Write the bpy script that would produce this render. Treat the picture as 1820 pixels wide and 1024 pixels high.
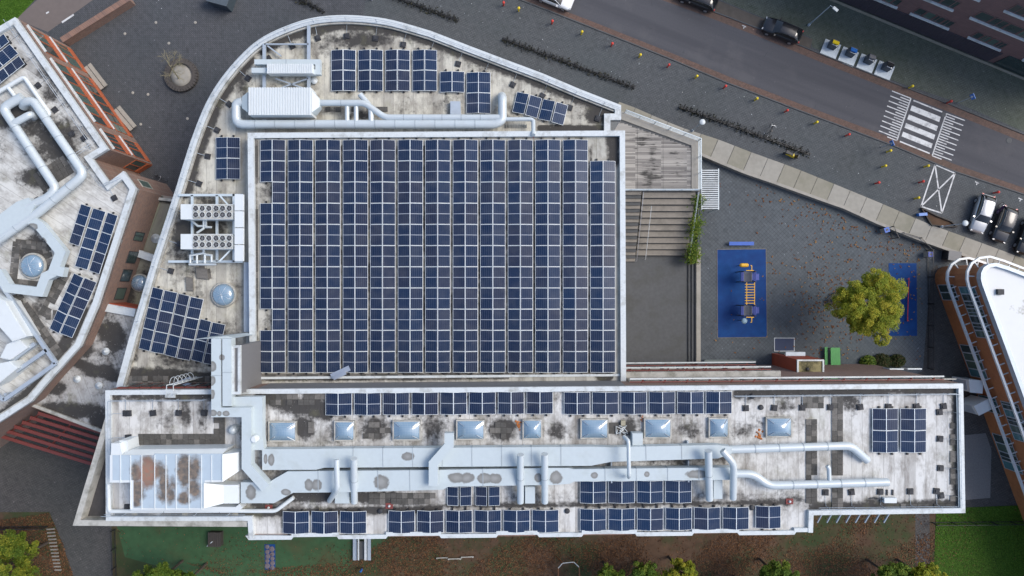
import bpy, bmesh, math, random
import numpy as np
from mathutils import Vector, Matrix
R = math.radians
rnd = random.Random(7)
for o in list(bpy.data.objects): bpy.data.objects.remove(o)
scene = bpy.context.scene
col = scene.collection

# ------------------------------------------------------------------ camera, sky, sun, exposure
CAM_H, FPX = 75.0, 1200.0          # drone height in metres, focal length in photo pixels (photo 1820 wide)
cam = bpy.data.cameras.new('camera'); cam_o = bpy.data.objects.new('camera', cam); col.objects.link(cam_o)
cam_o.location = (0, 0, CAM_H); cam_o.rotation_euler = (0, 0, 0)
cam.sensor_width = 36; cam.lens = 36*FPX/1820; cam.clip_end = 2000; cam.clip_start = 0.5
scene.camera = cam_o
scene.render.resolution_x, scene.render.resolution_y = 1024, 576
SUN_EL, SUN_AZ = R(48), R(15)       # sun towards +x (picture right), a little to the top
world = bpy.data.worlds.new('World'); scene.world = world; world.use_nodes = True
wn = world.node_tree.nodes; wl = world.node_tree.links
bg = wn['Background']; sky = wn.new('ShaderNodeTexSky'); sky.sky_type = 'NISHITA'; sky.sun_disc = False
sky.sun_elevation = SUN_EL; sky.sun_rotation = R(90)-SUN_AZ; sky.air_density = 1.0; sky.dust_density = 2.5; sky.ozone_density = 1.0
wl.new(sky.outputs[0], bg.inputs[0]); bg.inputs[1].default_value = 0.15
sun = bpy.data.lights.new('sun', 'SUN'); sun.energy = 1.45; sun.angle = R(28); sun.color = (1, .96, .90)
sun_o = bpy.data.objects.new('sun', sun); col.objects.link(sun_o)
sd = Vector((math.cos(SUN_EL)*math.cos(SUN_AZ), math.cos(SUN_EL)*math.sin(SUN_AZ), math.sin(SUN_EL)))
sun_o.rotation_euler = sd.to_track_quat('Z', 'Y').to_euler(); sun_o.location = sd*60
vs = scene.view_settings; vs.view_transform = 'Standard'; vs.look = 'None'; vs.gamma = 1; vs.exposure = 0.56; vs.use_curve_mapping = False

# ------------------------------------------------------------------ helpers
def W(px, py, z=0.0):
    d = (CAM_H - z)/FPX
    return Vector(((px-910)*d, -(py-512)*d, z))
def WL(pts, z): return [W(p[0], p[1], z) for p in pts]
def mpp(z): return (CAM_H - z)/FPX      # metres per photo pixel at height z

class MB:
    def __init__(s): s.v=[]; s.f=[]; s.m=[]; s.sm=[]; s.uv=None
    def add(s, vs, fs, mi=0, smooth=False):
        b=len(s.v); s.v += [tuple(x) for x in vs]
        for f in fs: s.f.append(tuple(i+b for i in f)); s.m.append(mi); s.sm.append(smooth)
        return s
    def box(s, c, size, rz=0, mi=0, M4=None, taper=1.0):
        x,y,z = size[0]/2, size[1]/2, size[2]/2
        vs=[(-x,-y,-z),(x,-y,-z),(x,y,-z),(-x,y,-z),(-x*taper,-y*taper,z),(x*taper,-y*taper,z),(x*taper,y*taper,z),(-x*taper,y*taper,z)]
        if M4 is None: M4 = Matrix.Translation(Vector(c)) @ Matrix.Rotation(rz,4,'Z')
        vs=[M4@Vector(q) for q in vs]
        return s.add(vs,[(0,3,2,1),(4,5,6,7),(0,1,5,4),(1,2,6,5),(2,3,7,6),(3,0,4,7)],mi)
    def beam(s, a, b, w, h, mi=0):
        a=Vector(a); b=Vector(b); d=b-a; L=d.length
        q=d.to_track_quat('X','Z').to_matrix().to_4x4()
        M4=Matrix.Translation((a+b)/2)@q
        return s.box(None,(L,w,h),M4=M4,mi=mi)
    def prism(s, pts, z0, z1, mi=0, top_mi=None, bottom=True):
        pts=[(p[0],p[1]) for p in pts]
        area=sum(pts[i][0]*pts[(i+1)%len(pts)][1]-pts[(i+1)%len(pts)][0]*pts[i][1] for i in range(len(pts)))
        if area<0: pts=pts[::-1]
        n=len(pts)
        s.add([(x,y,z1) for x,y in pts],[tuple(range(n))],mi if top_mi is None else top_mi)
        if bottom: s.add([(x,y,z0) for x,y in pts],[tuple(range(n))[::-1]],mi)
        vs=[(x,y,z0) for x,y in pts]+[(x,y,z1) for x,y in pts]
        return s.add(vs,[(i,(i+1)%n,n+(i+1)%n,n+i) for i in range(n)],mi)
    def tube(s, pts, r, n=12, mi=0, caps=True, smooth=True, closed=False, r2=None):
        pts=[Vector(p) for p in pts]; k=len(pts); vs=[]; fs=[]
        prev=None
        for i,p in enumerate(pts):
            if closed: d0=(p-pts[i-1]).normalized(); d1=(pts[(i+1)%k]-p).normalized()
            else:
                d0=(p-pts[i-1]).normalized() if i else None; d1=(pts[i+1]-p).normalized() if i<k-1 else None
                d0=d0 or d1; d1=d1 or d0
            t=(d0+d1); t = t.normalized() if t.length>1e-4 else d1
            up=Vector((0,0,1)) if abs(t.z)<.95 else Vector((1,0,0))
            if prev is not None and (abs(t.z)>=.95)!=(prev[1]): up = prev[0]
            a=t.cross(up).normalized(); b=a.cross(t).normalized()
            prev=(b,abs(t.z)>=.95)
            ch=max(.5,d0.dot(t)); rr = r if r2 is None else r+(r2-r)*i/(k-1)
            for j in range(n):
                an=2*math.pi*j/n
                off=a*math.cos(an)*rr+b*math.sin(an)*rr
                # stretch at mitre
                side=(d1-d0)
                if side.length>1e-4:
                    sd_=side.normalized(); off += sd_*(off.dot(sd_))*(1/ch-1)
                vs.append(p+off)
        m=k if closed else k-1
        for i in range(m):
            for j in range(n):
                a0=i*n+j; a1=i*n+(j+1)%n; b0=((i+1)%k)*n+j; b1=((i+1)%k)*n+(j+1)%n
                fs.append((a0,b0,b1,a1))
        s.add(vs,fs,mi,smooth)
        if caps and not closed:
            s.add(vs[:n],[tuple(range(n))],mi); s.add(vs[-n:],[tuple(range(n))[::-1]],mi)
        return s
    def sweep(s, pts, w, h, mi=0, widths=None):
        """rectangular duct along horizontal path pts (bottom centre line), mitred"""
        pts=[Vector(p) for p in pts]; k=len(pts); vs=[]
        for i,p in enumerate(pts):
            d0=(p-pts[i-1]) if i else None; d1=(pts[i+1]-p) if i<k-1 else None
            d0=d0 if d0 is not None else d1; d1=d1 if d1 is not None else d0
            d0=Vector((d0.x,d0.y,0)).normalized(); d1=Vector((d1.x,d1.y,0)).normalized()
            t=(d0+d1).normalized(); nrm=Vector((-t.y,t.x,0)); c=max(.4,t.dot(d0))
            ww=(w if widths is None else widths[i])/2/c
            for sx,zz in((-1,0),(1,0),(1,h),(-1,h)): vs.append(p+nrm*ww*sx+Vector((0,0,zz)))
        fs=[]
        for i in range(k-1):
            for j in range(4):
                a=i*4+j; b=i*4+(j+1)%4; fs.append((a,b,b+4,a+4))
        fs.append((3,2,1,0)); e=(k-1)*4; fs.append((e,e+1,e+2,e+3))
        return s.add(vs,fs,mi)
    def strip(s, pts, o0, o1, z0, z1, closed=False, mi=0):
        """wall/coping along a polyline between left-offsets o0 and o1"""
        pts=[Vector((p[0],p[1],0)) for p in pts]; k=len(pts); A=[]; B=[]
        for i,p in enumerate(pts):
            if closed: d0=p-pts[i-1]; d1=pts[(i+1)%k]-p
            else:
                d0=(p-pts[i-1]) if i else pts[1]-p; d1=(pts[i+1]-p) if i<k-1 else d0
            d0=d0.normalized(); d1=d1.normalized(); t=(d0+d1).normalized(); c=max(.35,t.dot(d0)); nn=Vector((-t.y,t.x,0))/c
            A.append(p+nn*o0); B.append(p+nn*o1)
        vs=[]
        for a,b in zip(A,B): vs += [(a.x,a.y,z0),(b.x,b.y,z0),(b.x,b.y,z1),(a.x,a.y,z1)]
        fs=[]
        for i in range(k if closed else k-1):
            i2=(i+1)%k
            for j in range(4):
                fs.append((i*4+j,i2*4+j,i2*4+(j+1)%4,i*4+(j+1)%4))
        if not closed: fs.append((0,1,2,3)); e=(k-1)*4; fs.append((e+3,e+2,e+1,e))
        return s.add(vs,fs,mi)
    def lathe(s, c, prof, n=20, mi=0, smooth=True):
        vs=[];fs=[]; c=Vector(c)
        for r,z in prof:
            for j in range(n):
                an=2*math.pi*j/n; vs.append((c.x+r*math.cos(an),c.y+r*math.sin(an),c.z+z))
        for i in range(len(prof)-1):
            for j in range(n):
                fs.append((i*n+j,i*n+(j+1)%n,(i+1)*n+(j+1)%n,(i+1)*n+j))
        s.add(vs,fs,mi,smooth)
        if prof[-1][0]>1e-3: s.add(vs[-n:],[tuple(range(n))],mi)
        if prof[0][0]>1e-3: s.add(vs[:n],[tuple(range(n))[::-1]],mi)
        return s
    def mesh(s, name, mats):
        me=bpy.data.meshes.new(name); me.from_pydata(s.v,[],s.f)
        for m in (mats if isinstance(mats,(list,tuple)) else [mats]): me.materials.append(m)
        me.polygons.foreach_set('material_index',s.m); me.polygons.foreach_set('use_smooth',s.sm)
        if s.uv is not None:
            ul=me.uv_layers.new(name='UVMap')
            for i,l in enumerate(me.loops): ul.data[i].uv=s.uv[l.vertex_index] if l.vertex_index<len(s.uv) else (0,0)
        me.update(); return me
    def build(s, name, mats, parent=None, fix=True):
        me=s.mesh(name,mats)
        if fix:
            bm=bmesh.new(); bm.from_mesh(me); bmesh.ops.recalc_face_normals(bm,faces=bm.faces); bm.to_mesh(me); bm.free()
        o=bpy.data.objects.new(name,me); col.objects.link(o)
        if parent is not None: adopt(o,parent)
        return o
def adopt(o,parent):
    o.parent=parent
    if parent.get('_loc') is not None: o.matrix_parent_inverse=Matrix.Translation(-Vector(parent['_loc']))
def thing(name,label,cat,loc=(0,0,0),group=None):
    """Empty at the thing's base; its parts are modelled in world coordinates"""
    o=bpy.data.objects.new(name,None); col.objects.link(o); o.location=loc; o.empty_display_size=.3
    o['_loc']=tuple(loc); tag(o,label,cat,group); return o
def local(name,label,cat,group=None):
    """Empty at the origin; its parts are modelled round it and move with it"""
    o=bpy.data.objects.new(name,None); col.objects.link(o); o.empty_display_size=.3; tag(o,label,cat,group); return o
def tag(o,label,cat,group=None):
    o['label']=label; o['category']=cat
    if group: o['group']=group
    return o
def struct(o): o['kind']='structure'; return o
def stuff(o): o['kind']='stuff'; return o
def copy_tree(o,parent=None):
    c=o.copy(); col.objects.link(c)
    if parent is not None: c.parent=parent
    for ch in list(o.children): copy_tree(ch,c)
    return c
def place(o,loc,rz=0,sc=1): o.location=loc; o.rotation_euler=(0,0,rz); o.scale=(sc,sc,sc); return o

# ------------------------------------------------------------------ materials
def nt(name):
    m=bpy.data.materials.new(name); m.use_nodes=True; t=m.node_tree; return m,t.nodes,t.links,t.nodes['Principled BSDF']
def math_n(n,l,op,a,b=None,clamp=False):
    q=n.new('ShaderNodeMath'); q.operation=op; q.use_clamp=clamp
    for i,v in enumerate((a,b)):
        if v is None: continue
        if isinstance(v,(int,float)): q.inputs[i].default_value=v
        else: l.new(v,q.inputs[i])
    return q.outputs[0]
def mix_n(n,l,fac,a,b,mode='MIX'):
    q=n.new('ShaderNodeMix'); q.data_type='RGBA'; q.blend_type=mode
    for s_,v in ((q.inputs[0],fac),(q.inputs[6],a),(q.inputs[7],b)):
        if isinstance(v,(int,float)): s_.default_value=v
        elif isinstance(v,(tuple,list)): s_.default_value=(*v[:3],1)
        else: l.new(v,s_)
    return q.outputs[2]
def noise_n(n,l,scale,detail=4,vec=None,rough=.55,dist=0):
    q=n.new('ShaderNodeTexNoise'); q.inputs['Scale'].default_value=scale; q.inputs['Detail'].default_value=detail
    q.inputs['Roughness'].default_value=rough; q.inputs['Distortion'].default_value=dist
    if vec is not None: l.new(vec,q.inputs['Vector'])
    return q.outputs['Fac']
def ramp_n(n,l,fac,lo,hi):
    q=n.new('ShaderNodeMapRange'); q.inputs[1].default_value=lo; q.inputs[2].default_value=hi; q.clamp=True
    l.new(fac,q.inputs[0]); return q.outputs[0]
def pos_n(n): return n.new('ShaderNodeNewGeometry').outputs['Position']
def mapping(n,l,vec,rz=0,scale=(1,1,1),loc=(0,0,0)):
    q=n.new('ShaderNodeMapping'); q.inputs['Rotation'].default_value=(0,0,rz); q.inputs['Scale'].default_value=scale; q.inputs['Location'].default_value=loc
    l.new(vec,q.inputs['Vector']); return q.outputs[0]
def bump(n,l,b,h,strength=.3,dist=.02):
    q=n.new('ShaderNodeBump'); q.inputs['Strength'].default_value=strength; q.inputs['Distance'].default_value=dist
    l.new(h,q.inputs['Height']); l.new(q.outputs[0],b.inputs['Normal'])
def M(name,c,rough=.6,metal=0,dirt=None,dirt_amt=.35,scale=.6,var=.12,bmp=.0,lo=.5,hi=.75,spec=None):
    m,n,l,b=nt(name); p=pos_n(n)
    f=noise_n(n,l,scale*6,5,p); c2=tuple(x*(1-var*2) for x in c); c1=tuple(min(1,x*(1+var)) for x in c)
    out=mix_n(n,l,f,c1,c2)
    if dirt is not None:
        d=noise_n(n,l,scale,6,p,rough=.65); d=ramp_n(n,l,d,lo,hi); d=math_n(n,l,'MULTIPLY',d,dirt_amt)
        out=mix_n(n,l,d,out,dirt)
    l.new(out,b.inputs['Base Color']); b.inputs['Roughness'].default_value=rough; b.inputs['Metallic'].default_value=metal
    if spec is not None: b.inputs['Specular IOR Level'].default_value=spec
    if bmp: bump(n,l,b,noise_n(n,l,scale*14,4,p),bmp)
    return m
def paving(name,c1,c2,mortar,bw,bh,rz=0,dirt=(.03,.03,.03),damt=.5,msize=.02,scale=.12,offset=.5,dlo=.5,dhi=.8,spec=.2):
    m,n,l,b=nt(name); p=mapping(n,l,pos_n(n),rz)
    q=n.new('ShaderNodeTexBrick'); l.new(p,q.inputs['Vector']); q.inputs['Scale'].default_value=1
    q.inputs['Brick Width'].default_value=bw; q.inputs['Row Height'].default_value=bh; q.inputs['Mortar Size'].default_value=msize; q.offset=offset
    q.inputs['Color1'].default_value=(*c1,1); q.inputs['Color2'].default_value=(*c2,1); q.inputs['Mortar'].default_value=(*mortar,1); q.inputs['Bias'].default_value=0
    big=noise_n(n,l,scale,5,p,rough=.6); d=math_n(n,l,'MULTIPLY',ramp_n(n,l,big,dlo,dhi),damt)
    o=mix_n(n,l,d,q.outputs['Color'],dirt)
    sp=noise_n(n,l,2.2,3,p); o=mix_n(n,l,math_n(n,l,'MULTIPLY',ramp_n(n,l,sp,.3,.8),.35),o,tuple(x*1.6 for x in c1))
    spots=noise_n(n,l,1.1,2,p); o=mix_n(n,l,math_n(n,l,'MULTIPLY',ramp_n(n,l,spots,.66,.7),.35),o,tuple(x*.35 for x in c1))
    li=noise_n(n,l,3.1,2,mapping(n,l,p,0,(1,1,1),(9,4,0))); o=mix_n(n,l,math_n(n,l,'MULTIPLY',ramp_n(n,l,li,.70,.75),.55),o,tuple(min(.5,x*3.2) for x in c1))
    hu=noise_n(n,l,.07,3,p); o=mix_n(n,l,math_n(n,l,'MULTIPLY',ramp_n(n,l,hu,.45,.7),.35),o,(c1[0]*.62,c1[1]*.78,c1[2]*.78))
    l.new(o,b.inputs['Base Color']); b.inputs['Roughness'].default_value=.8; b.inputs['Specular IOR Level'].default_value=spec
    bump(n,l,b,q.outputs['Fac'],-.25,.01)
    return m
def brickmat(name,c1,c2,mortar):
    m,n,l,b=nt(name)
    # bricks on walls of any direction: use (x+y, z)
    g=pos_n(n); s=n.new('ShaderNodeSeparateXYZ'); l.new(g,s.inputs[0])
    cx=n.new('ShaderNodeCombineXYZ'); l.new(math_n(n,l,'ADD',s.outputs[0],s.outputs[1]),cx.inputs[0]); l.new(s.outputs[2],cx.inputs[1])
    q=n.new('ShaderNodeTexBrick'); l.new(cx.outputs[0],q.inputs['Vector']); q.inputs['Scale'].default_value=1
    q.inputs['Brick Width'].default_value=.3; q.inputs['Row Height'].default_value=.12; q.inputs['Mortar Size'].default_value=.012
    q.inputs['Color1'].default_value=(*c1,1); q.inputs['Color2'].default_value=(*c2,1); q.inputs['Mortar'].default_value=(*mortar,1)
    o=mix_n(n,l,math_n(n,l,'MULTIPLY',noise_n(n,l,1.5,4,g),.5),q.outputs['Color'],tuple(x*.5 for x in c2))
    l.new(o,b.inputs['Base Color']); b.inputs['Roughness'].default_value=.85
    return m
def roofmat(name,rz=0,sheet=1.0,pale=(.62,.62,.60),mid=(.33,.315,.29),dark=(.035,.033,.032),bias=0.0):
    """weathered bitumen sheets: seams, streaks along the sheets, and soot/lichen where the 'stain' attribute says so"""
    m,n,l,b=nt(name); p=mapping(n,l,pos_n(n),rz)
    s=n.new('ShaderNodeSeparateXYZ'); l.new(p,s.inputs[0])
    wob=math_n(n,l,'MULTIPLY',noise_n(n,l,.8,2,p),.08)
    x=math_n(n,l,'ADD',math_n(n,l,'DIVIDE',s.outputs[0],sheet),wob)
    fr=math_n(n,l,'FRACT',x); seam=math_n(n,l,'LESS_THAN',fr,.055)
    tone=n.new('ShaderNodeTexWhiteNoise'); tone.noise_dimensions='1D'; l.new(math_n(n,l,'FLOOR',x),tone.inputs['W'])
    st=mapping(n,l,p,0,(2.0,.45,1)); streak=noise_n(n,l,1.0,5,st,rough=.65)
    base=mix_n(n,l,math_n(n,l,'MULTIPLY',ramp_n(n,l,streak,.48,.8),.75),pale,mid)
    base=mix_n(n,l,math_n(n,l,'MULTIPLY',tone.outputs[0],.22),base,tuple(q*.72 for q in pale))
    st2=mapping(n,l,p,0,(1.1,.33,1),(5,3,0)); med=noise_n(n,l,1.0,6,st2,rough=.7); base=mix_n(n,l,math_n(n,l,'MULTIPLY',ramp_n(n,l,med,.5,.70),.7),base,(.17,.15,.13))
    base=mix_n(n,l,math_n(n,l,'MULTIPLY',math_n(n,l,'GREATER_THAN',tone.outputs[0],.84),.35),base,(.20,.185,.17))
    base=mix_n(n,l,math_n(n,l,'MULTIPLY',seam,.45),base,tuple(q*.55 for q in mid))
    a=n.new('ShaderNodeAttribute'); a.attribute_name='stain'
    big=noise_n(n,l,.28,6,p,rough=.68); fine=noise_n(n,l,2.2,5,p,rough=.7)
    mt=noise_n(n,l,.7,7,mapping(n,l,p,0,(1,.7,1),(17,23,0)),rough=.72); mtm=math_n(n,l,'MULTIPLY',ramp_n(n,l,math_n(n,l,'ADD',mt,math_n(n,l,'MULTIPLY',a.outputs['Fac'],.25)),.50,.68),.6); base=mix_n(n,l,mtm,base,mix_n(n,l,fine,(.10,.092,.08),(.24,.215,.18)))
    v=math_n(n,l,'ADD',math_n(n,l,'MULTIPLY',a.outputs['Fac'],.75),math_n(n,l,'MULTIPLY',math_n(n,l,'SUBTRACT',big,.5),1.1))
    v=math_n(n,l,'ADD',v,math_n(n,l,'MULTIPLY',math_n(n,l,'SUBTRACT',fine,.5),.9))
    msk=ramp_n(n,l,v,.19-bias,.48-bias)
    o=mix_n(n,l,math_n(n,l,'MULTIPLY',msk,.92),base,dark)
    gr=noise_n(n,l,.5,4,mapping(n,l,p,0,(1,1,1),(31,7,0))); o=mix_n(n,l,math_n(n,l,'MULTIPLY',ramp_n(n,l,gr,.58,.78),.35),o,(.20,.20,.10))
    sp=noise_n(n,l,9,2,p); o=mix_n(n,l,math_n(n,l,'MULTIPLY',ramp_n(n,l,sp,.7,.76),.6),o,(.6,.58,.55))
    l.new(o,b.inputs['Base Color']); b.inputs['Roughness'].default_value=.85; b.inputs['Specular IOR Level'].default_value=.25
    bump(n,l,b,math_n(n,l,'ADD',seam,fine),.25,.015)
    return m

COP=M('coping_white',(.58,.62,.63),.45,0,(.20,.195,.165),.7,.9,.10,lo=.52,hi=.74)
FLG=M('flange_galvanised',(.36,.41,.44),.5,.1,(.2,.2,.18),.4,.8,.08)
COPD=M('coping_weathered',(.45,.44,.40),.6,0,(.12,.12,.09),.75,.9,.1,lo=.45,hi=.7)
WHITE=M('white_metal',(.63,.67,.68),.35,0,(.35,.35,.33),.25,.35,.03,lo=.55,hi=.85)
def ductmat():
    m,n,l,b=nt('duct_sheet_metal'); p=pos_n(n); f=noise_n(n,l,3,5,p); o=mix_n(n,l,f,(.50,.565,.585),(.44,.50,.525))
    d=math_n(n,l,'MULTIPLY',ramp_n(n,l,noise_n(n,l,.5,6,p,rough=.65),.52,.8),.35); o=mix_n(n,l,d,o,(.27,.29,.24))
    wob=noise_n(n,l,1.6,5,p,rough=.65); k=(CAM_H-15.9)/FPX; best=None
    for (x,y,rx,ry) in ((383,650,7,10),(382,676,7,9),(382,699,6,9),(384,732,8,6),(395,733,4.5,5),(407,733,7,5),(400,634,5,6),(446,876,10,14),(508,875,9,6),(549,862,8,11),(563,862,9,11),(678,857,14,14),(472,816,3.5,10),(482,818,6,11),(812,850,16,10),(830,850,14,10),(862,850,14,10),(880,850,12,10),(988,849,12,12),(957,850,7,9),(1240,843,22,8),(725,812,12,8),(60,404,10,7),(78,430,8,8),(1056,845,7,6),(1150,843,5,5)):
        z=9.0 if x<150 else 15.9; kk=(CAM_H-z)/FPX
        v=n.new('ShaderNodeVectorMath'); v.operation='SUBTRACT'; l.new(p,v.inputs[0]); v.inputs[1].default_value=((x-910)*kk,-(y-512)*kk,0)
        w=n.new('ShaderNodeVectorMath'); w.operation='MULTIPLY'; l.new(v.outputs[0],w.inputs[0]); w.inputs[1].default_value=(1/(rx*kk),1/(ry*kk),0)
        q=n.new('ShaderNodeVectorMath'); q.operation='LENGTH'; l.new(w.outputs[0],q.inputs[0])
        best=q.outputs['Value'] if best is None else math_n(n,l,'MINIMUM',best,q.outputs['Value'])
    s_=math_n(n,l,'ADD',best,math_n(n,l,'MULTIPLY',math_n(n,l,'SUBTRACT',wob,.5),.9))
    msk=ramp_n(n,l,s_,1.02,.82); ring=math_n(n,l,'MULTIPLY',msk,ramp_n(n,l,s_,.2,.95))
    o=mix_n(n,l,math_n(n,l,'MULTIPLY',msk,.75),o,(.21,.195,.175)); o=mix_n(n,l,math_n(n,l,'MULTIPLY',ring,.6),o,(.09,.085,.075))
    l.new(o,b.inputs['Base Color']); b.inputs['Roughness'].default_value=.45; return m
DUCT=ductmat()
PIPE=M('pipe_sheet_metal',(.52,.575,.60),.35,.12,(.4,.4,.38),.3,.5,.04)
SILVER=M('aluminium',(.70,.73,.76),.28,.8,None,var=.05)
STEELB=M('galvanised_steel',(.42,.48,.54),.5,.3,(.2,.2,.2),.3,.5,.06)
GREYCL=M('grey_cladding',(.17,.17,.175),.6,0,None,var=.08)
DARK=M('dark_rubber',(.03,.032,.038),.7,0,(.12,.12,.12),.4,1.2,.2)
BLACK=M('black_metal',(.02,.02,.022),.5,0)
FRAME=M('panel_frame',(.72,.77,.80),.45,.0,None,var=.04)
TILE=M('concrete_tile',(.105,.10,.092),.9,0,(.035,.035,.03),.7,1.0,.25,lo=.4,hi=.7)
TILE2=M('concrete_tile_pale',(.17,.16,.145),.9,0,(.06,.06,.05),.6,1.0,.25)
TILE3=M('concrete_tile_sand',(.36,.33,.24),.9,0,(.1,.1,.08),.5,1.0,.2)
BRICK=brickmat('brick_brown',(.30,.17,.12),(.20,.12,.095),(.30,.27,.24))
BRICKR=brickmat('brick_dark_red',(.21,.11,.105),(.155,.088,.085),(.18,.14,.13))
ORANGE=M('orange_paint',(.42,.115,.05),.5,0,(.3,.1,.05),.3,.8,.08)
RUST=M('red_steel',(.17,.042,.034),.5,0,(.1,.03,.025),.4,.8,.1)
REDBOX=M('orange_red_render',(.36,.075,.035),.7,0,(.2,.05,.03),.4,.7,.08)
BROWNW=M('brown_timber_cladding',(.38,.15,.06),.55,0,(.14,.05,.02),.5,.6,.15)
CONC=M('concrete',(.34,.32,.28),.85,0,(.15,.145,.12),.5,.5,.1,bmp=.1)
CONCD=M('concrete_dark',(.093,.097,.10),.9,0,(.06,.06,.05),.6,.5,.15,bmp=.1)
MOSS=M('mossy_flat_roof',(.30,.26,.13),.95,0,(.03,.03,.015),.9,.9,.25,lo=.42,hi=.62)
def glassmat(name,c,rough=.06,spec=.8):
    m,n,l,b=nt(name); p=pos_n(n); o=mix_n(n,l,noise_n(n,l,.7,2,p),c,tuple(x*.5 for x in c)); l.new(o,b.inputs['Base Color'])
    b.inputs['Roughness'].default_value=rough; b.inputs['Specular IOR Level'].default_value=spec; return m
GLASS=glassmat('window_glass',(.05,.075,.075))
GLASSG=glassmat('window_glass_green',(.10,.15,.13))
CARGL=glassmat('car_glass',(.015,.018,.02),.04)
def paint(name,c,coat=.6,rough=.3,metal=0):
    m,n,l,b=nt(name); p=pos_n(n); o=mix_n(n,l,noise_n(n,l,1.2,3,p),c,tuple(x*.85 for x in c)); l.new(o,b.inputs['Base Color'])
    b.inputs['Roughness'].default_value=rough; b.inputs['Coat Weight'].default_value=coat; b.inputs['Metallic'].default_value=metal; return m
YELLOW=M('yellow_paint',(.75,.56,.02),.45,0,(.4,.3,.05),.3,2,.06)
RED=M('red_paint',(.62,.05,.035),.45,0,(.3,.05,.04),.3,2,.06)
BLUE=M('blue_paint',(.02,.10,.42),.5,0,None,var=.08)
ROADPAINT=M('road_paint',(.62,.63,.63),.7,0,(.16,.16,.17),.75,1.3,.12,lo=.5,hi=.68)
def asphmat():
    m,n,l,b=nt('asphalt'); p=pos_n(n); r_=mapping(n,l,p,R(21)); o=mix_n(n,l,noise_n(n,l,6,5,p),(.094,.094,.102),(.070,.071,.079))
    tr=noise_n(n,l,1.0,4,mapping(n,l,r_,0,(.03,.75,1))); o=mix_n(n,l,math_n(n,l,'MULTIPLY',ramp_n(n,l,tr,.42,.66),.55),o,(.055,.056,.064))
    pt=noise_n(n,l,.22,5,p,rough=.6); o=mix_n(n,l,math_n(n,l,'MULTIPLY',ramp_n(n,l,pt,.54,.66),.35),o,(.115,.112,.115))
    q=n.new('ShaderNodeTexVoronoi'); q.feature='DISTANCE_TO_EDGE'; q.inputs['Scale'].default_value=.16; l.new(mapping(n,l,r_,0,(.45,1,1)),q.inputs['Vector'])
    ck=math_n(n,l,'MULTIPLY',math_n(n,l,'LESS_THAN',math_n(n,l,'ADD',q.outputs[0],math_n(n,l,'MULTIPLY',noise_n(n,l,1.2,4,p),.03)),.014),.28); o=mix_n(n,l,ck,o,(.03,.03,.034))
    sp=noise_n(n,l,4,2,p); o=mix_n(n,l,math_n(n,l,'MULTIPLY',ramp_n(n,l,sp,.74,.77),.5),o,(.3,.3,.3))
    l.new(o,b.inputs['Base Color']); b.inputs['Roughness'].default_value=.9; b.inputs['Specular IOR Level'].default_value=.2; bump(n,l,b,noise_n(n,l,9,4,p),.15); return m
ASPH=asphmat()
PLAZA=paving('plaza_pavers',(.085,.088,.096),(.064,.068,.075),(.038,.039,.04),.34,.17,R(45),(.025,.03,.034),.6,.022)
FOOTP=paving('pavement_pavers',(.090,.097,.102),(.070,.076,.082),(.042,.044,.044),.34,.17,R(22),(.038,.045,.042),.6,.024)
PLAYP=paving('playground_pavers',(.093,.105,.115),(.078,.09,.10),(.052,.058,.062),.32,.32,R(45),(.045,.045,.045),.55,.02,offset=0)
LOTP=paving('worn_pavers',(.085,.08,.076),(.058,.056,.055),(.032,.03,.028),.34,.17,R(20),(.03,.03,.03),.55,.022)
BRICKST=paving('brick_gutter',(.155,.095,.075),(.10,.068,.056),(.045,.04,.035),.2,.1,R(-21),(.04,.04,.035),.6,.012)
SLABM=M('path_slab',(.32,.305,.265),.9,0,(.17,.16,.13),.55,.35,.1,bmp=.1)
SLABM2=M('path_slab_mossy',(.265,.25,.20),.9,0,(.15,.15,.10),.6,.4,.1,bmp=.1)
RUBBER=M('blue_rubber',(.008,.064,.225),.8,0,(.006,.030,.14),.8,.25,.2,lo=.4,hi=.65,spec=.25)
TURF=M('artificial_turf',(.045,.10,.045),.9,0,(.085,.06,.03),.55,.22,.2,lo=.52,hi=.72,bmp=.2,spec=.2)
LAWN=M('lawn',(.065,.14,.018),.95,0,(.06,.062,.022),.75,.22,.34,bmp=.4,spec=.15)
LITTER=M('leaf_litter_soil',(.11,.07,.047),.95,0,(.04,.06,.026),.9,.16,.3,bmp=.4,lo=.44,hi=.58,spec=.1)
LITTERG=M('dirt_with_moss',(.05,.055,.04),.95,0,(.03,.04,.02),.7,.2,.3,spec=.1)
WOODG=M('grey_wood',(.24,.22,.19),.85,0,(.1,.095,.08),.5,.5,.15)
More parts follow.
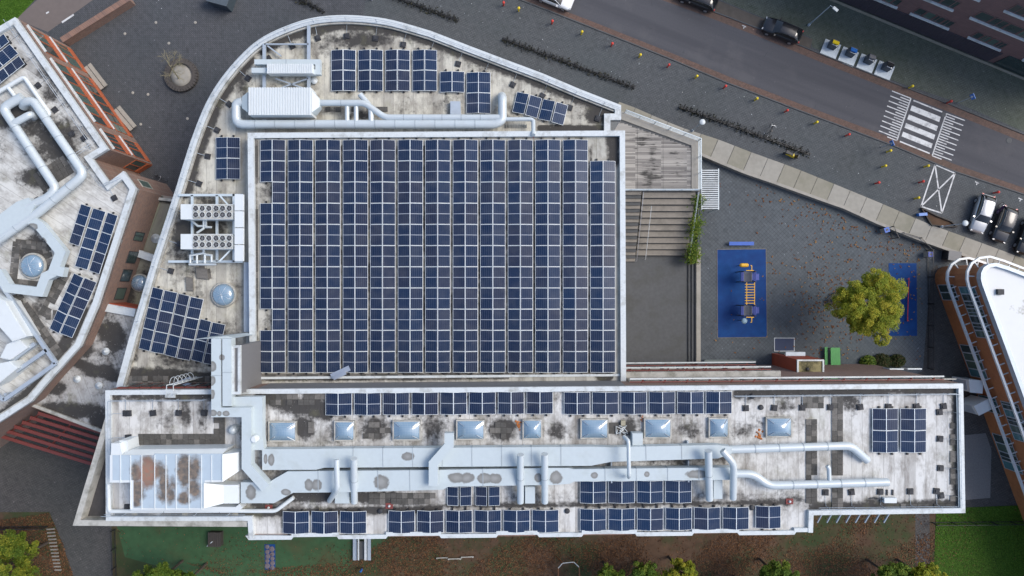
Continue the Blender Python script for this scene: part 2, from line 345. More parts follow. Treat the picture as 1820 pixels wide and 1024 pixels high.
def deckmat():
    m,n,l,b=nt('weathered_deck_planks'); p=pos_n(n); s=n.new('ShaderNodeSeparateXYZ'); l.new(p,s.inputs[0])
    y=math_n(n,l,'DIVIDE',s.outputs[1],.145); fr=math_n(n,l,'FRACT',y); gap=math_n(n,l,'LESS_THAN',fr,.12)
    w=n.new('ShaderNodeTexWhiteNoise'); w.noise_dimensions='2D'
    c=n.new('ShaderNodeCombineXYZ'); l.new(math_n(n,l,'FLOOR',y),c.inputs[1]); l.new(math_n(n,l,'FLOOR',math_n(n,l,'DIVIDE',math_n(n,l,'ADD',s.outputs[0],.6),2.75)),c.inputs[0]); l.new(c.outputs[0],w.inputs['Vector'])
    o=mix_n(n,l,w.outputs[0],(.40,.38,.345),(.17,.16,.15))
    st=mapping(n,l,p,0,(.55,6.5,1)); k=math_n(n,l,'ADD',math_n(n,l,'MULTIPLY',noise_n(n,l,1,4,st,rough=.6),.6),math_n(n,l,'MULTIPLY',noise_n(n,l,.55,3,p),.45)); o=mix_n(n,l,math_n(n,l,'MULTIPLY',ramp_n(n,l,k,.565,.64),.92),o,(.022,.021,.020))
    o=mix_n(n,l,math_n(n,l,'MULTIPLY',gap,.6),o,(.05,.045,.04)); l.new(o,b.inputs['Base Color']); b.inputs['Roughness'].default_value=.8
    return m
DECK=deckmat()
def cellmat():
    m,n,l,b=nt('solar_cells'); uv=n.new('ShaderNodeUVMap').outputs[0]; s=n.new('ShaderNodeSeparateXYZ'); l.new(uv,s.inputs[0])
    def line(o,k,w):
        f=math_n(n,l,'FRACT',math_n(n,l,'MULTIPLY',o,k)); a=math_n(n,l,'ABSOLUTE',math_n(n,l,'SUBTRACT',f,.5)); return math_n(n,l,'GREATER_THAN',a,.5-w)
    ln=math_n(n,l,'MAXIMUM',line(s.outputs[0],6,.045),math_n(n,l,'MULTIPLY',line(s.outputs[1],20,.06),.55))
    bus=line(s.outputs[0],30,.1)
    oi=n.new('ShaderNodeObjectInfo'); rn=oi.outputs['Random']
    base=mix_n(n,l,rn,(.003,.012,.038),(.006,.017,.046))
    sl=n.new('ShaderNodeTexNoise'); sl.inputs['Scale'].default_value=.055; sl.inputs['Detail'].default_value=2; l.new(oi.outputs['Location'],sl.inputs['Vector']); base=mix_n(n,l,math_n(n,l,'MULTIPLY',ramp_n(n,l,sl.outputs['Fac'],.45,.7),.6),base,(.005,.030,.085))  # slow bluer drift from panel to panel: sky reflection put into the cell colour
    t2=math_n(n,l,'GREATER_THAN',math_n(n,l,'FRACT',math_n(n,l,'MULTIPLY',rn,17.3)),.72)
    base=mix_n(n,l,math_n(n,l,'MULTIPLY',t2,.45),base,(.020,.021,.036))
    o=mix_n(n,l,math_n(n,l,'MULTIPLY',bus,.1),base,(.15,.17,.24))
    o=mix_n(n,l,math_n(n,l,'MULTIPLY',ln,.5),o,(.16,.20,.29))
    mid=math_n(n,l,'LESS_THAN',math_n(n,l,'ABSOLUTE',math_n(n,l,'SUBTRACT',s.outputs[1],.5)),.011)
    o=mix_n(n,l,math_n(n,l,'MULTIPLY',mid,.75),o,(.6,.64,.7))
    d=noise_n(n,l,.9,4,pos_n(n)); o=mix_n(n,l,math_n(n,l,'MULTIPLY',ramp_n(n,l,d,.42,.8),.09),o,(.3,.29,.27))
    l.new(o,b.inputs['Base Color']); b.inputs['Roughness'].default_value=.2; b.inputs['Specular IOR Level'].default_value=.16
    return m
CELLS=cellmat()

ZS, ZM, ZN, ZL, ZK = 14.6, 11.3, 9.9, 8.0, 6.4     # roof levels: long wing, hall, curved part, brick school, link roof
ZP, ZG = -0.7, -1.25                                # playground / garden level, sunken court level

# ------------------------------------------------------------------ ground
def sheet(name,pts_px,z,mat,parent=None,hidden=True):
    mb=MB(); p=[(q.x,q.y,z) for q in WL(pts_px,z)]
    ar=sum(p[i][0]*p[(i+1)%len(p)][1]-p[(i+1)%len(p)][0]*p[i][1] for i in range(len(p)))
    if ar<0: p=p[::-1]
    mb.add(p,[tuple(range(len(p)))]); o=mb.build(name,mat,parent,fix=False)
    return o
g=MB(); g.add([(-600,-600,ZG),(600,-600,ZG),(600,600,ZG),(-600,600,ZG)],[(0,1,2,3)]); struct(g.build('ground',CONCD,fix=False))
S_EDGE=[(1245,276),(1280,291),(1324,309),(1371,325),(1460,357),(1500,371),(1559,398),(1641,430),(1678,443),(1744,466),(1820,493),(2600,790)]
N_EDGE=[(1100,180),(1116,186),(1180,214),(1215,228),(1277,248),(1344,274),(1409,297),(1460,318),(1500,334),(1570,363),(1650,398),(1723,424),(1786,447),(1820,460),(2600,757)]
up=[(-1500,-900),(2600,-900)]+S_EDGE[::-1]+[(1112,232),(600,400),(300,650),(100,690),(-1500,690)]
mb=MB(); mb.prism([W(*p,0) for p in up],ZG,0,0); struct(mb.build('street_pavement',FOOTP))
low=[(1240,230),(1240,720),(1200,760),(300,760),(-1500,700),(-1500,2000),(2600,2000),(2600,300)]
mb=MB(); mb.prism([W(*p,ZP) for p in low],ZG,ZP,0); struct(mb.build('playground_ground',PLAYP))
struct(sheet('plaza_paving',[(-300,-300),(700,-300),(640,60),(440,240),(300,420),(250,420),(-100,200)],.004,PLAZA))
# road
RS=[(420,-200),(932,-8),(1052,38),(1195,95),(1295,136),(1420,184),(1596,249),(1697,292),(1820,334),(2700,640)]
RN=[(640,-210),(1171,-2),(1247,26),(1353,67),(1460,111),(1584,160),(1681,197),(1820,253),(2700,600)]
BS=[(410,-192),(928,0),(1048,47),(1191,104),(1291,146),(1416,194),(1592,260),(1693,303),(1820,345),(2700,652)]
BN=[(650,-222),(1176,-13),(1252,14),(1358,54),(1465,98),(1589,147),(1686,184),(1825,240),(2700,588)]
struct(sheet('brick_gutter',BS+BN[::-1],.008,BRICKST))
struct(sheet('road',RS+RN[::-1],.012,ASPH))
def kerb(pts):
    mb=MB(); mb.strip([W(*p,.1) for p in pts],-.06,.06,0,.10); return mb
k=kerb(BS); o=struct(k.build('kerb',CONCD)); k=kerb(BN); struct(k.build('kerb',CONCD))
# parking strip and grass verge on the far side
struct(sheet('parking_strip',[(900,-130),(1180,-15),(1360,54),(1440,86),(1444,70),(1290,6),(1150,-40),(900,-150)],.010,M('parking_pavers',(.10,.085,.07),.9,0,(.06,.055,.045),.5,.3,.2)))
VERGE=paving('mossy_pavers',(.11,.12,.105),(.085,.094,.085),(.045,.05,.035),.34,.17,R(22),(.045,.058,.034),.65,.024,dlo=.4,dhi=.62)
struct(sheet('mossy_verge',[(1160,-60),(1290,4),(1440,66),(1444,84),(1600,148),(1690,178),(1825,236),(2300,430),(2300,300),(1900,170),(1400,-60)],.006,VERGE))
# concrete footpath, each slab a piece
pth=thing('concrete_footpath','raised concrete slab footpath running beside the timber deck and playground','footpath',W(1350,300,0))
pth['kind']='structure'; del pth['label']; del pth['category']
def lerp(a,b,t): return (a[0]+(b[0]-a[0])*t,a[1]+(b[1]-a[1])*t)
def along(poly,d):
    for a,b in zip(poly,poly[1:]):
        L=math.dist(a,b)
        if d<=L: return lerp(a,b,d/L)
        d-=L
    return poly[-1]
sN=[(1100,181)]+N_EDGE[1:]; 
def southpt(p):   # foot on the south edge, perpendicular to the path
    dx,dy=.40,-.917
    for a,b in zip(S2,S2[1:]):
        ex,ey=b[0]-a[0],b[1]-a[1]; det=(-dx)*(-ey)-(-ex)*(-dy) if False else (-dx*-ey)-(-ex*-dy)
        # p - t*(dx,dy) = a + s*(ex,ey)
        den=dx*ey-dy*ex
        if abs(den)<1e-6: continue
        rx,ry=p[0]-a[0],p[1]-a[1]
        s_=(dx*ry-dy*rx)/den
        if -0.001<=s_<=1.001: return (a[0]+ex*s_,a[1]+ey*s_)
    return None
S2=[(1090,208),(1118,222),(1245,276)]+S_EDGE[1:]
S2=[(x-2.0,y-4.5) for x,y in S2]
d=0; prev=None; i=0
while d<1050:
    p=along(sN,d); q=southpt(p)
    if q is None: d+=10; continue
    if prev:
        a,b=prev; g_=.012
        pts=[lerp(a,p,g_),lerp(a,p,1-g_),lerp(b,q,1-g_),lerp(b,q,g_)]
        mb=MB(); mb.prism([W(*t,.07) for t in pts],-.05,.07+.006*rnd.random()); mb.build('slab',SLABM2 if rnd.random()<.35 else SLABM,pth)
    prev=(p,q); d+=31.5
mb=MB(); mb.strip([W(*p,.1) for p in S_EDGE],-.02,.28,ZP,.13); mb.build('retaining_wall',CONC,pth)
# zebra crossing and combs (paint)
def paintquad(mb,pts): 
    p=[W(*q,.016) for q in pts]; mb.add(p,[(0,1,2,3)])
def line_quad(mb,a,b,w):
    d=Vector((b[0]-a[0],b[1]-a[1])).normalized(); n_=Vector((-d.y,d.x))*w/2
    paintquad(mb,[(a[0]+n_.x,a[1]+n_.y),(b[0]+n_.x,b[1]+n_.y),(b[0]-n_.x,b[1]-n_.y),(a[0]-n_.x,a[1]-n_.y)])
zc=thing('zebra_crossing','white striped zebra crossing with toothed edges painted on the road','road marking',W(1640,225,.016))
LT,LB=(1624,177.5),(1599,252.5); RT,RB=(1675,198),(1652,274)
for t0,t1 in((0,.03),(.13,.25),(.345,.46),(.55,.66),(.755,.865),(.97,1)):
    mb=MB(); paintquad(mb,[lerp(LT,LB,t0),lerp(RT,RB,t0),lerp(RT,RB,t1),lerp(LT,LB,t1)]); mb.build('stripe',ROADPAINT,zc)
for (T,B,v,vs_) in (((1619,175),(1594,250),(-33.5,-13.2),(-17,-6.7)),((1682,202),(1657,277),(33,12.3),(16.5,6.2))):
    mb=MB(); line_quad(mb,T,B,2.2)
    for i in range(18):
        p=lerp(T,B,i/17); vv=v if i%2==0 else vs_; line_quad(mb,p,(p[0]+vv[0],p[1]+vv[1]),1.7)
    mb.build('toothed_line',ROADPAINT,zc)
mb=MB()
A,B,C,D=(1662,292.5),(1697.5,308),(1674,379),(1637,367)
for a,b in((A,B),(B,C),(C,D),(D,A),(A,C),(B,D)): line_quad(mb,a,b,2.4)
tag(mb.build('crossed_box_marking',ROADPAINT),'white crossed rectangle painted on the pavers beside parked cars','road marking')
for (x,y) in ((1323,47),(1737,325),(1814,354)):
    mb=MB(); line_quad(mb,(x-4,y-2),(x+3,y+1),1.6); line_quad(mb,(x,y),(x-1.5,y+4),1.6)
    tag(mb.build('parking_mark',ROADPAINT),'small white painted T dividing the kerbside parking bays','road marking','white T marks of the parking bays')
for n_,(x,y,r_) in enumerate(((1677,204,4.5),(1793,250,5),)):
    mb=MB(); c=W(x,y,.02); mb.lathe(c,[(r_*.0625,-.01),(r_*.0625,.004),(r_*.05,.006)],20); tag(mb.build('manhole_cover',CONCD),('round iron manhole cover at the far end of the zebra','round iron manhole cover alone in the open lane')[n_],'manhole cover')
# bottom: garden surfaces
GZ=ZP
struct(sheet('paved_yard',[(-300,740),(200,740),(200,935),(206,1100),(-300,1100)],GZ+.004,LOTP))
struct(sheet('planting_bed',[(-300,912),(88,910),(108,960),(132,1030),(160,1200),(-300,1200)],GZ+.008,LITTER))
struct(sheet('garden_soil',[(330,850),(1640,820),(1700,905),(1665,1200),(206,1200),(198,930)],GZ+.008,LITTER))
struct(sheet('artificial_turf',[(208,936),(340,862),(660,862),(690,960),(640,985),(600,1030),(420,1060),(330,1020),(222,990)],GZ+.012,TURF))
struct(sheet('garden_path',[(1627,910),(1652,910),(1653,1000),(1640,1200),(1626,1200)],GZ+.014,LOTP))
struct(sheet('lawn',[(1664,904),(1900,895),(2100,1300),(1640,1300),(1660,1010)],GZ+.012,LAWN))
struct(sheet('gravel_patch',[(1700,775),(1752,770),(1762,800),(1760,885),(1700,890)],GZ+.006,M('pale_gravel',(.19,.185,.18),.95,0,(.12,.12,.12),.4,1.2,.25,bmp=.3)))
struct(sheet('alley_paving',[(1655,480),(1665,470),(1860,900),(1660,905),(1560,690),(1640,660)],GZ+.004,LOTP))
# top-left corner
struct(sheet('verge_lawn',[(-200,-200),(90,-200),(62,0),(30,34),(-200,160)],.010,LAWN))
struct(sheet('cycle_path',[(66,0),(90,-200),(400,-200),(165,0),(85,57),(28,34)],.008,M('red_grey_asphalt',(.15,.125,.115),.9,0,(.11,.095,.09),.5,.3,.08)))
mb=MB(); line_quad(mb,(110,40),(131,26),3.2); tag(mb.build('path_marking',ROADPAINT),'long white dash painted on the dark paving beside the cycle path','road marking')
mb=MB(); line_quad(mb,(82,24),(87,21),2.6); tag(mb.build('path_marking',ROADPAINT),'short white dash painted in the middle of the cycle path','road marking')

# ------------------------------------------------------------------ roofs with stains
def inside(P,poly):
    x,y=P[:,0],P[:,1]; r=np.zeros(len(P),bool); n=len(poly)
    for i in range(n):
        x0,y0=poly[i]; x1,y1=poly[(i+1)%n]
        c=((y0>y)!=(y1>y)); r ^= c & (x < (x1-x0)*(y-y0)/((y1-y0)+1e-12)+x0)
    return r
def roof_sheet(name,poly_px,z,mat,parent,stains=(),cell=.25,edge=.42):
    """stains: (px,py,rx,ry,strength) soft dark patches, or ('L',[(px,py)...],width,strength) along a line"""
    poly=[(p.x,p.y) for p in WL(poly_px,z+edge)]
    xs=[p[0] for p in poly]; ys=[p[1] for p in poly]
    nx=int((max(xs)-min(xs))/cell)+2; ny=int((max(ys)-min(ys))/cell)+2
    X=min(xs)+np.arange(nx+1)*cell; Y=min(ys)+np.arange(ny+1)*cell
    gx,gy=np.meshgrid(X,Y); V=np.stack([gx.ravel(),gy.ravel()],1)
    cx,cy=np.meshgrid(X[:-1]+cell/2,Y[:-1]+cell/2); Cc=np.stack([cx.ravel(),cy.ravel()],1)
    ok=inside(V,poly).reshape(ny+1,nx+1); keep=(ok[:-1,:-1]&ok[1:,:-1]&ok[:-1,1:]&ok[1:,1:]).ravel(); idx=np.nonzero(keep)[0]; j=idx//nx; i=idx%nx
    # with nx cells per row there are nx+1 verts per row
    a=j*(nx+1)+i; F=np.stack([a,a+1,a+nx+2,a+nx+1],1)
    used=np.unique(F); re=np.full(len(V),-1); re[used]=np.arange(len(used)); F=re[F]; V=V[used]
    st=np.zeros(len(V)); px=V[:,0]/mpp(z)+910; py=512-V[:,1]/mpp(z)
    for s_ in stains:
        if s_[0]=='L':
            pts=s_[1]
            for a_,b_ in zip(pts,pts[1:]):
                ax,ay=a_; bx,by=b_; L2=(bx-ax)**2+(by-ay)**2; t=np.clip(((px-ax)*(bx-ax)+(py-ay)*(by-ay))/L2,0,1)
                dd=np.hypot(px-ax-t*(bx-ax),py-ay-t*(by-ay))/s_[2]; st=np.maximum(st,s_[3]*np.clip(1.35-dd,0,1))
        else:
            dd=np.hypot((px-s_[0])/s_[2],(py-s_[1])/s_[3]); st=np.maximum(st,s_[4]*np.clip(1.5-dd,0,1))
    me=bpy.data.meshes.new(name); me.from_pydata([(x,y,z) for x,y in V],[],[tuple(f) for f in F]); me.materials.append(mat)
    at=me.attributes.new('stain','FLOAT','POINT'); at.data.foreach_set('value',st.astype(np.float32))
    o=bpy.data.objects.new(name,me); col.objects.link(o); adopt(o,parent); return o
RV=roofmat('bitumen_sheets',0,.95); RH=roofmat('bitumen_sheets_across',R(90),.95,pale=(.5,.48,.45)); RD=roofmat('bitumen_sheets_soiled',R(-20),1.0,pale=(.42,.42,.41),bias=.22)
RM=roofmat('bitumen_hall',0,1.0,pale=(.48,.47,.42),mid=(.28,.27,.22)); RL=roofmat('bitumen_brick_school',R(-57),1.0,pale=(.60,.60,.57),bias=.0)
RC=roofmat('bitumen_low_mossy',R(20),1.0,pale=(.26,.26,.19),mid=(.16,.17,.10),bias=.05)
WALLD=M('hall_wall_panel',(.34,.34,.35),.7,0,(.2,.2,.2),.4,.4,.06)

school=thing('school_building','large flat roofed school with curved low part, square hall and long wing','building',W(700,460,0))
# long wing
wing=[(187,694),(1712,682),(1716,912),(1446,916),(1445,947),(1200,952),(900,956),(442,957),(440,926),(188,926)]
mb=MB(); mb.prism(WL(wing,ZS+.35),ZG-.02,ZS-.02,0); mb.build('wall',BRICK,school)
wst=[('L',[(470,722),(1000,716)],26,.30),('L',[(480,766),(1010,762)],34,.36),('L',[(1010,762),(1420,760)],26,.26),('L',[(450,835),(1290,828)],20,.35),('L',[(430,893),(1440,885)],18,.35),(300,740,110,40,.14),(1400,800,80,90,.10),('L',[(190,706),(400,704)],9,.8),('L',[(470,705),(580,735)],18,.9),(540,762,25,22,.9),(560,720,30,20,.7),(665,765,24,20,.85),(770,765,20,20,.6),(895,765,26,20,.9),(990,765,18,18,.8),(1110,765,20,18,.7),(1225,765,22,16,.6),(1325,765,18,16,.45),
 ('L',[(480,812),(1290,815)],8,.7),('L',[(425,912),(780,905)],8,.9),('L',[(500,880),(700,885)],12,1.0),('L',[(780,900),(1400,893)],6,.8),('L',[(1310,700),(1700,694)],9,.85),('L',[(1700,700),(1705,905)],14,.9),('L',[(1450,905),(1700,898)],12,.9),
 (300,745,12,30,.35),(330,730,10,40,.55),(360,735,12,40,.5),(285,725,8,30,.4),(1510,715,20,20,.5),(470,900,30,20,.6),(1330,700,25,15,.6),(705,890,60,10,.6),(440,770,14,22,.7),(1560,895,40,12,.6),(1400,720,20,14,.5),(510,930,10,30,.8)]
r=roof_sheet('roof',wing,ZS,RV,school,wst); wing_roof=r
def parapet(pts_px,ztop,zroof,wd,parent,mat=COP,closed=True,h0=None,inner=None):
    p=WL(pts_px,ztop); ar=sum(p[i].x*p[(i+1)%len(p)].y-p[(i+1)%len(p)].x*p[i].y for i in range(len(p)))
    if closed and ar<0: p=p[::-1]
    mb=MB(); mb.strip(p,0,wd,zroof-.3,ztop,closed)
    return mb.build('parapet',mat,parent)
parapet(wing[:5]+wing[7:],ZS+.35,ZS,.42,school,closed=True) if False else None
mb=MB(); pts=WL([wing[4],wing[3],wing[2],wing[1],wing[0],wing[9],wing[8],wing[7]],ZS+.35); mb.strip(pts,0,.42,ZS-.3,ZS+.35); mb.build('parapet',COP,school)
# south coping: alternating, slightly stepped lengths
xs=[442]; 
while xs[-1]<1445: xs.append(min(1445,xs[-1]+rnd.choice((76,84,98))))
for i,(a,b) in enumerate(zip(xs,xs[1:])):
    yo=(0 if i%2 else 4.5); yl=lambda x: 956.5-(x-442)*.0098
    q=[(a-(5 if not i%2 else 0),yl(a)-8+yo),(b+(5 if not i%2 else 0),yl(b)-8+yo),(b,yl(b)+yo-1),(a,yl(a)+yo-1)]
    if i==0: q[0]=(436,yl(a)-4)
    mb=MB(); mb.prism(WL(q,ZS+.3),ZS-.25,ZS+.3+(.006 if i%2 else 0)); mb.build('coping',COP,school)
DARKF=M('soot_dark_bitumen',(.055,.053,.055),.9,0,(.03,.03,.03),.6,.4,.2)
# wedge shaped terrace on the west end
wedge=[(187,745),(128,935),(440,937),(440,900),(187,900)]
mb=MB(); mb.prism(WL(wedge,ZS-.9),ZG-.02,ZS-.9); mb.build('terrace_floor',DARKF,school)
mb=MB(); mb.strip(WL([(187,742),(129,934.5),(439,936.5)],ZS+.2),0,.5,ZG,ZS+.2); mb.build('terrace_wall',COPD,school)
# curved part
CURVE=[(206,688),(231.5,593),(270,464),(312,336),(326.5,289),(343,239),(366,183),(393,139),(426,100),(459,71),(499,50),(549,33),(599,27),(649,28.5),(699,36),(766,55),(833,81),(899,106),(966,131),(1032,159),(1104,187)]
def smooth(pts,n=5):
    out=[]
    for i in range(len(pts)-1):
        p0=pts[max(0,i-1)];p1=pts[i];p2=pts[i+1];p3=pts[min(len(pts)-1,i+2)]
        for k_ in range(n):
            t=k_/n
            out.append(tuple(.5*((2*p1[j])+(-p0[j]+p2[j])*t+(2*p0[j]-5*p1[j]+4*p2[j]-p3[j])*t*t+(-p0[j]+3*p1[j]-3*p2[j]+p3[j])*t**3) for j in(0,1)))
    return out+[pts[-1]]
SC=CURVE[:3]+smooth(CURVE[3:16],4)+CURVE[16:]
cur=SC+[(1104,213),(1085,213),(1085,250),(1080,680)]
mb=MB(); mb.prism(WL(cur,ZN+.35),ZG-.02,ZN-.02); mb.build('wall',M('white_render',(.6,.6,.58),.8,0,(.3,.3,.28),.4),school)
inn=[]
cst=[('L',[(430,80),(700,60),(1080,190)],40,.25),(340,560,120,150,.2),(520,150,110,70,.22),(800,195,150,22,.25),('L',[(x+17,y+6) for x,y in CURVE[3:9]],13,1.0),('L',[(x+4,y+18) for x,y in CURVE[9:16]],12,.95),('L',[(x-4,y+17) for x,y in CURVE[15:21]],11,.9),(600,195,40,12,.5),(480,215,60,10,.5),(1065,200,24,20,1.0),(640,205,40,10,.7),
 (340,640,60,20,.5),('L',[(225,665),(375,672)],14,.9),('L',[(250,540),(240,640)],6,.6),(330,430,30,60,.65),(370,385,45,50,.6),(410,520,20,30,.35),(395,590,30,25,.5),('L',[(960,228),(1080,228)],6,1),(900,195,25,20,.4),(430,130,18,50,.5),(410,290,16,14,.3),(640,70,60,16,.7)]
RNm=roofmat('bitumen_curved',0,.95,pale=(.57,.55,.47))
r=roof_sheet('roof',cur,ZN,RNm,school,cst); curve_roof=r
mb=MB(); mb.strip(WL(SC+[(1104,213),(1085,213),(1085,236)],ZN+.35)[::-1],0,.60,ZN-.3,ZN+.35); mb.build('parapet',COP,school)
mb=MB(); mb.strip(WL(SC,ZN+.37)[::-1],.64,.78,ZN-.3,ZN+.22); mb.build('gutter_edge',COPD,school)
# hall
hall=[(440,236),(1111,232),(1113,690),(444,700)]
mb=MB(); mb.prism(WL(hall,ZM+.4),ZG-.02,ZM-.02); mb.build('wall',WALLD,school)
hst=[('L',[(1090,245),(1092,285)],14,1.0),('L',[(460,672),(900,668)],7,.9),('L',[(451,250),(452,680)],6,.7),(475,342,14,16,.4),(475,570,14,16,.3),('L',[(700,668),(1080,662)],5,.5),(1075,668,14,10,1)]+[('L',[(462+48.95*i_,262),(462+48.95*i_,655)],4,.62) for i_ in range(1,13)]
hall_roof=roof_sheet('roof',hall,ZM,RM,school,hst)
p=WL(hall,ZM+.4)
mb=MB(); mb.strip([p[0],p[3]],0,.55,ZM-.3,ZM+.4); mb.build('parapet',COP,school)
mb=MB(); mb.strip([p[2],p[1],p[0]],0,.5,ZM-.3,ZM+.403); mb.build('parapet',COP,school)
mb=MB(); a=W(444,672.5,ZM+.15); b=W(1102,667,ZM+.15); mb.strip([a,b],-.10,.12,ZM-.3,ZM+.15); mb.build('parapet',COP,school)
# wing wall above the hall roof and its windows above the curved roof
mb=MB(); a=W(455,692.3,ZS+.33); b=W(1113,687.2,ZS+.33); mb.strip([a,b],.01,.05,ZM-.1,ZS+.1); mb.build('wall_cladding',GREYCL,school)
WF=[W(190,694,ZS+.35),W(1712,682,ZS+.35)]
def wing_pt(px,z,out):            # a point on the wing's north face, found by its parapet pixel, moved outwards
    t=(px-190)/(1712-190); p=WF[0].lerp(WF[1],t); return Vector((p.x+.008*out,p.y+out,z))
for i in range(9):
    x0=196+i*20.5; a=wing_pt(x0,0,0); b=wing_pt(x0+18,0,0)
    mb=MB(); mb.box(((a.x+b.x)/2,a.y+.06,ZS-2.0),(b.x-a.x,.12,2.6)); w=mb.build('window',RUST,school)
    mb=MB(); mb.box(((a.x+b.x)/2,a.y+.10,ZS-2.0),((b.x-a.x)*.8,.10,2.2)); mb.build('pane',GLASS,w)
# north facade of the wing: sunshade frames on brackets, ledge, windows
def sunshade(z,x0,x1,out,nbr,mats):
    mb=MB(); a=wing_pt(x0,z,out); b=wing_pt(x1,z,out); mb.beam(a,b,.14,.10); mb.beam(a+Vector((0,-.28,0)),b+Vector((0,-.28,0)),.10,.06,1)
    sh=mb.build('sunshade_rail',mats,school)
    for i in range(nbr):
        t=(i+.6)/nbr; q=a.lerp(b,t); mb=MB(); mb.beam(q+Vector((-.3,-.75,-.35)),q+Vector((.05,.0,-.06)),.10,.16); mb.build('bracket',RUST,sh)
RW=[COP,RUST]
def xw(px,z): return (px-910)*mpp(z)      # world x of a pixel column at height z
def wpx(x): # parapet pixel of world x on the wing face
    return 190+(x-WF[0].x)/(WF[1].x-WF[0].x)*(1712-190)
X0=wpx(xw(1113,ZM))
for z,xe,nb in((3.0,1343,7),(7.2,1370,8)): sunshade(z,X0,wpx(xw(xe,z)),.72,nb,RW)
sunshade(13.2,X0,1700,.42,14,RW)
mb=MB(); a=wing_pt(X0,9.6,.05); b=wing_pt(wpx(xw(1387,9.6)),9.6,.05); mb.prism([(a.x,a.y),(b.x,b.y),(b.x,b.y+.55),(a.x,a.y+.55)],9.35,9.7); mb.build('ledge',COPD,school)
for z,xe,n_ in((1.6,1343,9),(5.6,1370,9),(11.3,1690,20)):
    xa=xw(1113,ZM); xb=xw(xe,z)
    for i in range(n_):
        t0=xa+(xb-xa)*(i+.08)/n_; t1=xa+(xb-xa)*(i+.92)/n_; y=wing_pt(wpx((t0+t1)/2),0,0).y
        mb=MB(); mb.box(((t0+t1)/2,y+.04,z),(t1-t0,.1,2.0)); w=mb.build('window',COPD,school)
        mb=MB(); mb.box(((t0+t1)/2,y+.07,z),((t1-t0)*.9,.1,1.7)); mb.build('pane',GLASS,w)
for px in(1590,1622):
    x=xw(px,4.2); y=wing_pt(wpx(x),0,0).y
    mb=MB(); mb.box((x,y+.05,4.0),(1.5,.12,1.2)); w=mb.build('window',COP,school)
    mb=MB(); mb.box((x,y+.09,3.9),(1.3,.1,.95)); mb.build('pane',GLASS,w)
sA,sB=W(442,957,ZS+.35),W(1445,947,ZS+.35)
for fl in range(4):
    for i in range(15):
        q=sA.lerp(sB,(i+.5)/15); z=ZP+2.0+fl*3.6; mb=MB(); mb.box((q.x,q.y-.03,z),(2.0,.10,1.7)); w=mb.build('window',COPD,school)
        mb=MB(); mb.box((q.x,q.y-.06,z),(1.8,.08,1.5)); mb.build('pane',GLASS,w)
for i in range(8):   # timber fins under the eaves at the south-east step
    x=1462+i*17; a=W(x,917,ZS-.2); mb=MB(); mb.beam(a+Vector((0,.3,0)),a+Vector((-.25,-.75,-.5)),.09,.16); mb.build('bracket',STEELB,school)

# entrance shaft in front of the wing
sh=thing('entrance_shaft','tall orange red box with mossy flat top rising against the brick facade','lift shaft',W(1440,650,ZP))
zt=5.9; q=WL([(1416,639),(1464,639),(1464,668.5),(1416,668.5)],zt)
mb=MB(); mb.prism(q,ZP,zt-.02); mb.build('wall',REDBOX,sh)
mb=MB(); mb.strip(q[::-1],0,.16,zt-.1,zt+.12,True); mb.build('roof_edge',COP,sh)
mb=MB(); mb.prism(WL([(1419,642),(1461,642),(1461,666),(1419,666)],zt),zt-.05,zt+.02); rf=mb.build('roof',MOSS,sh)
mb=MB(); mb.lathe(W(1435,656,zt+.02),[(.16,0),(.16,.12),(.08,.16)],12); mb.build('roof_vent',DARK,sh)
mb=MB(); c=(q[0]+q[1])/2; mb.box((c.x,c.y+.22,2.3),(2.1,.42,.08)); mb.build('canopy',STEELB,sh)
mb=MB(); mb.box((c.x,c.y+.03,.6),(1.5,.06,2.4)); mb.build('door',GLASS,sh)

# ------------------------------------------------------------------ roof tiles (each a piece of the roof it lies on)
tile_me=[]
for mt in (TILE,TILE2,TILE3,DARK):
    t=MB(); t.box((0,0,.025),(.485,.485,.05),taper=.985); tile_me.append(t.mesh('paving_tile',mt))
def tiles(roof,z,px0,py0,px1,py1,weights=(6,2,0,0),drop=.04,rz=0,step=.5):
    a=W(px0,py0,z); b=W(px1,py1,z); n=0
    c,s_=math.cos(rz),math.sin(rz); L=abs(b.x-a.x); H=abs(b.y-a.y)
    for j in range(max(1,round(H/step))):
        for i in range(max(1,round(L/step))):
            if rnd.random()<drop: continue
            x=(i+.5)*step; y=-(j+.5)*step
            o=bpy.data.objects.new('paving_tile',rnd.choices(tile_me,weights)[0]); col.objects.link(o); adopt2(o,roof)
            o.location=(a.x+x*c-y*s_,a.y+x*s_+y*c,z+.012+rnd.random()*.006); o.rotation_euler=(rnd.uniform(-.012,.012),rnd.uniform(-.012,.012),rz+rnd.uniform(-.015,.015)); n+=1
    return n
def adopt2(o,parent):
    o.parent=parent; o.matrix_parent_inverse=Matrix.Identity(4)   # roofs are modelled in world coordinates
T=0
T+=tiles(wing_roof,ZS+.01,246,771,388,791,(8,1,0,0),.01)
T+=tiles(wing_roof,ZS+.01,380,742,400,791,(8,1,0,0),.03)
T+=tiles(wing_roof,ZS+.01,1432,745,1454,890,(5,3,0,0),.03)
T+=tiles(wing_roof,ZS+.01,1478,706,1500,900,(5,3,0,0),.05)
T+=tiles(wing_roof,ZS+.01,1424,706,1460,728,(5,3,0,0),.2)
T+=tiles(wing_roof,ZS+.01,1688,722,1706,905,(5,3,0,0),.25)
T+=tiles(wing_roof,ZS+.01,655,876,778,893,(6,3,0,0),.12)
T+=tiles(wing_roof,ZS+.01,205,911,428,921,(5,2,2,1),.06)
T+=tiles(wing_roof,ZS+.01,480,700,575,715,(4,3,0,0),.45)
T+=tiles(wing_roof,ZS+.01,1600,895,1690,903,(5,2,0,0),.2)
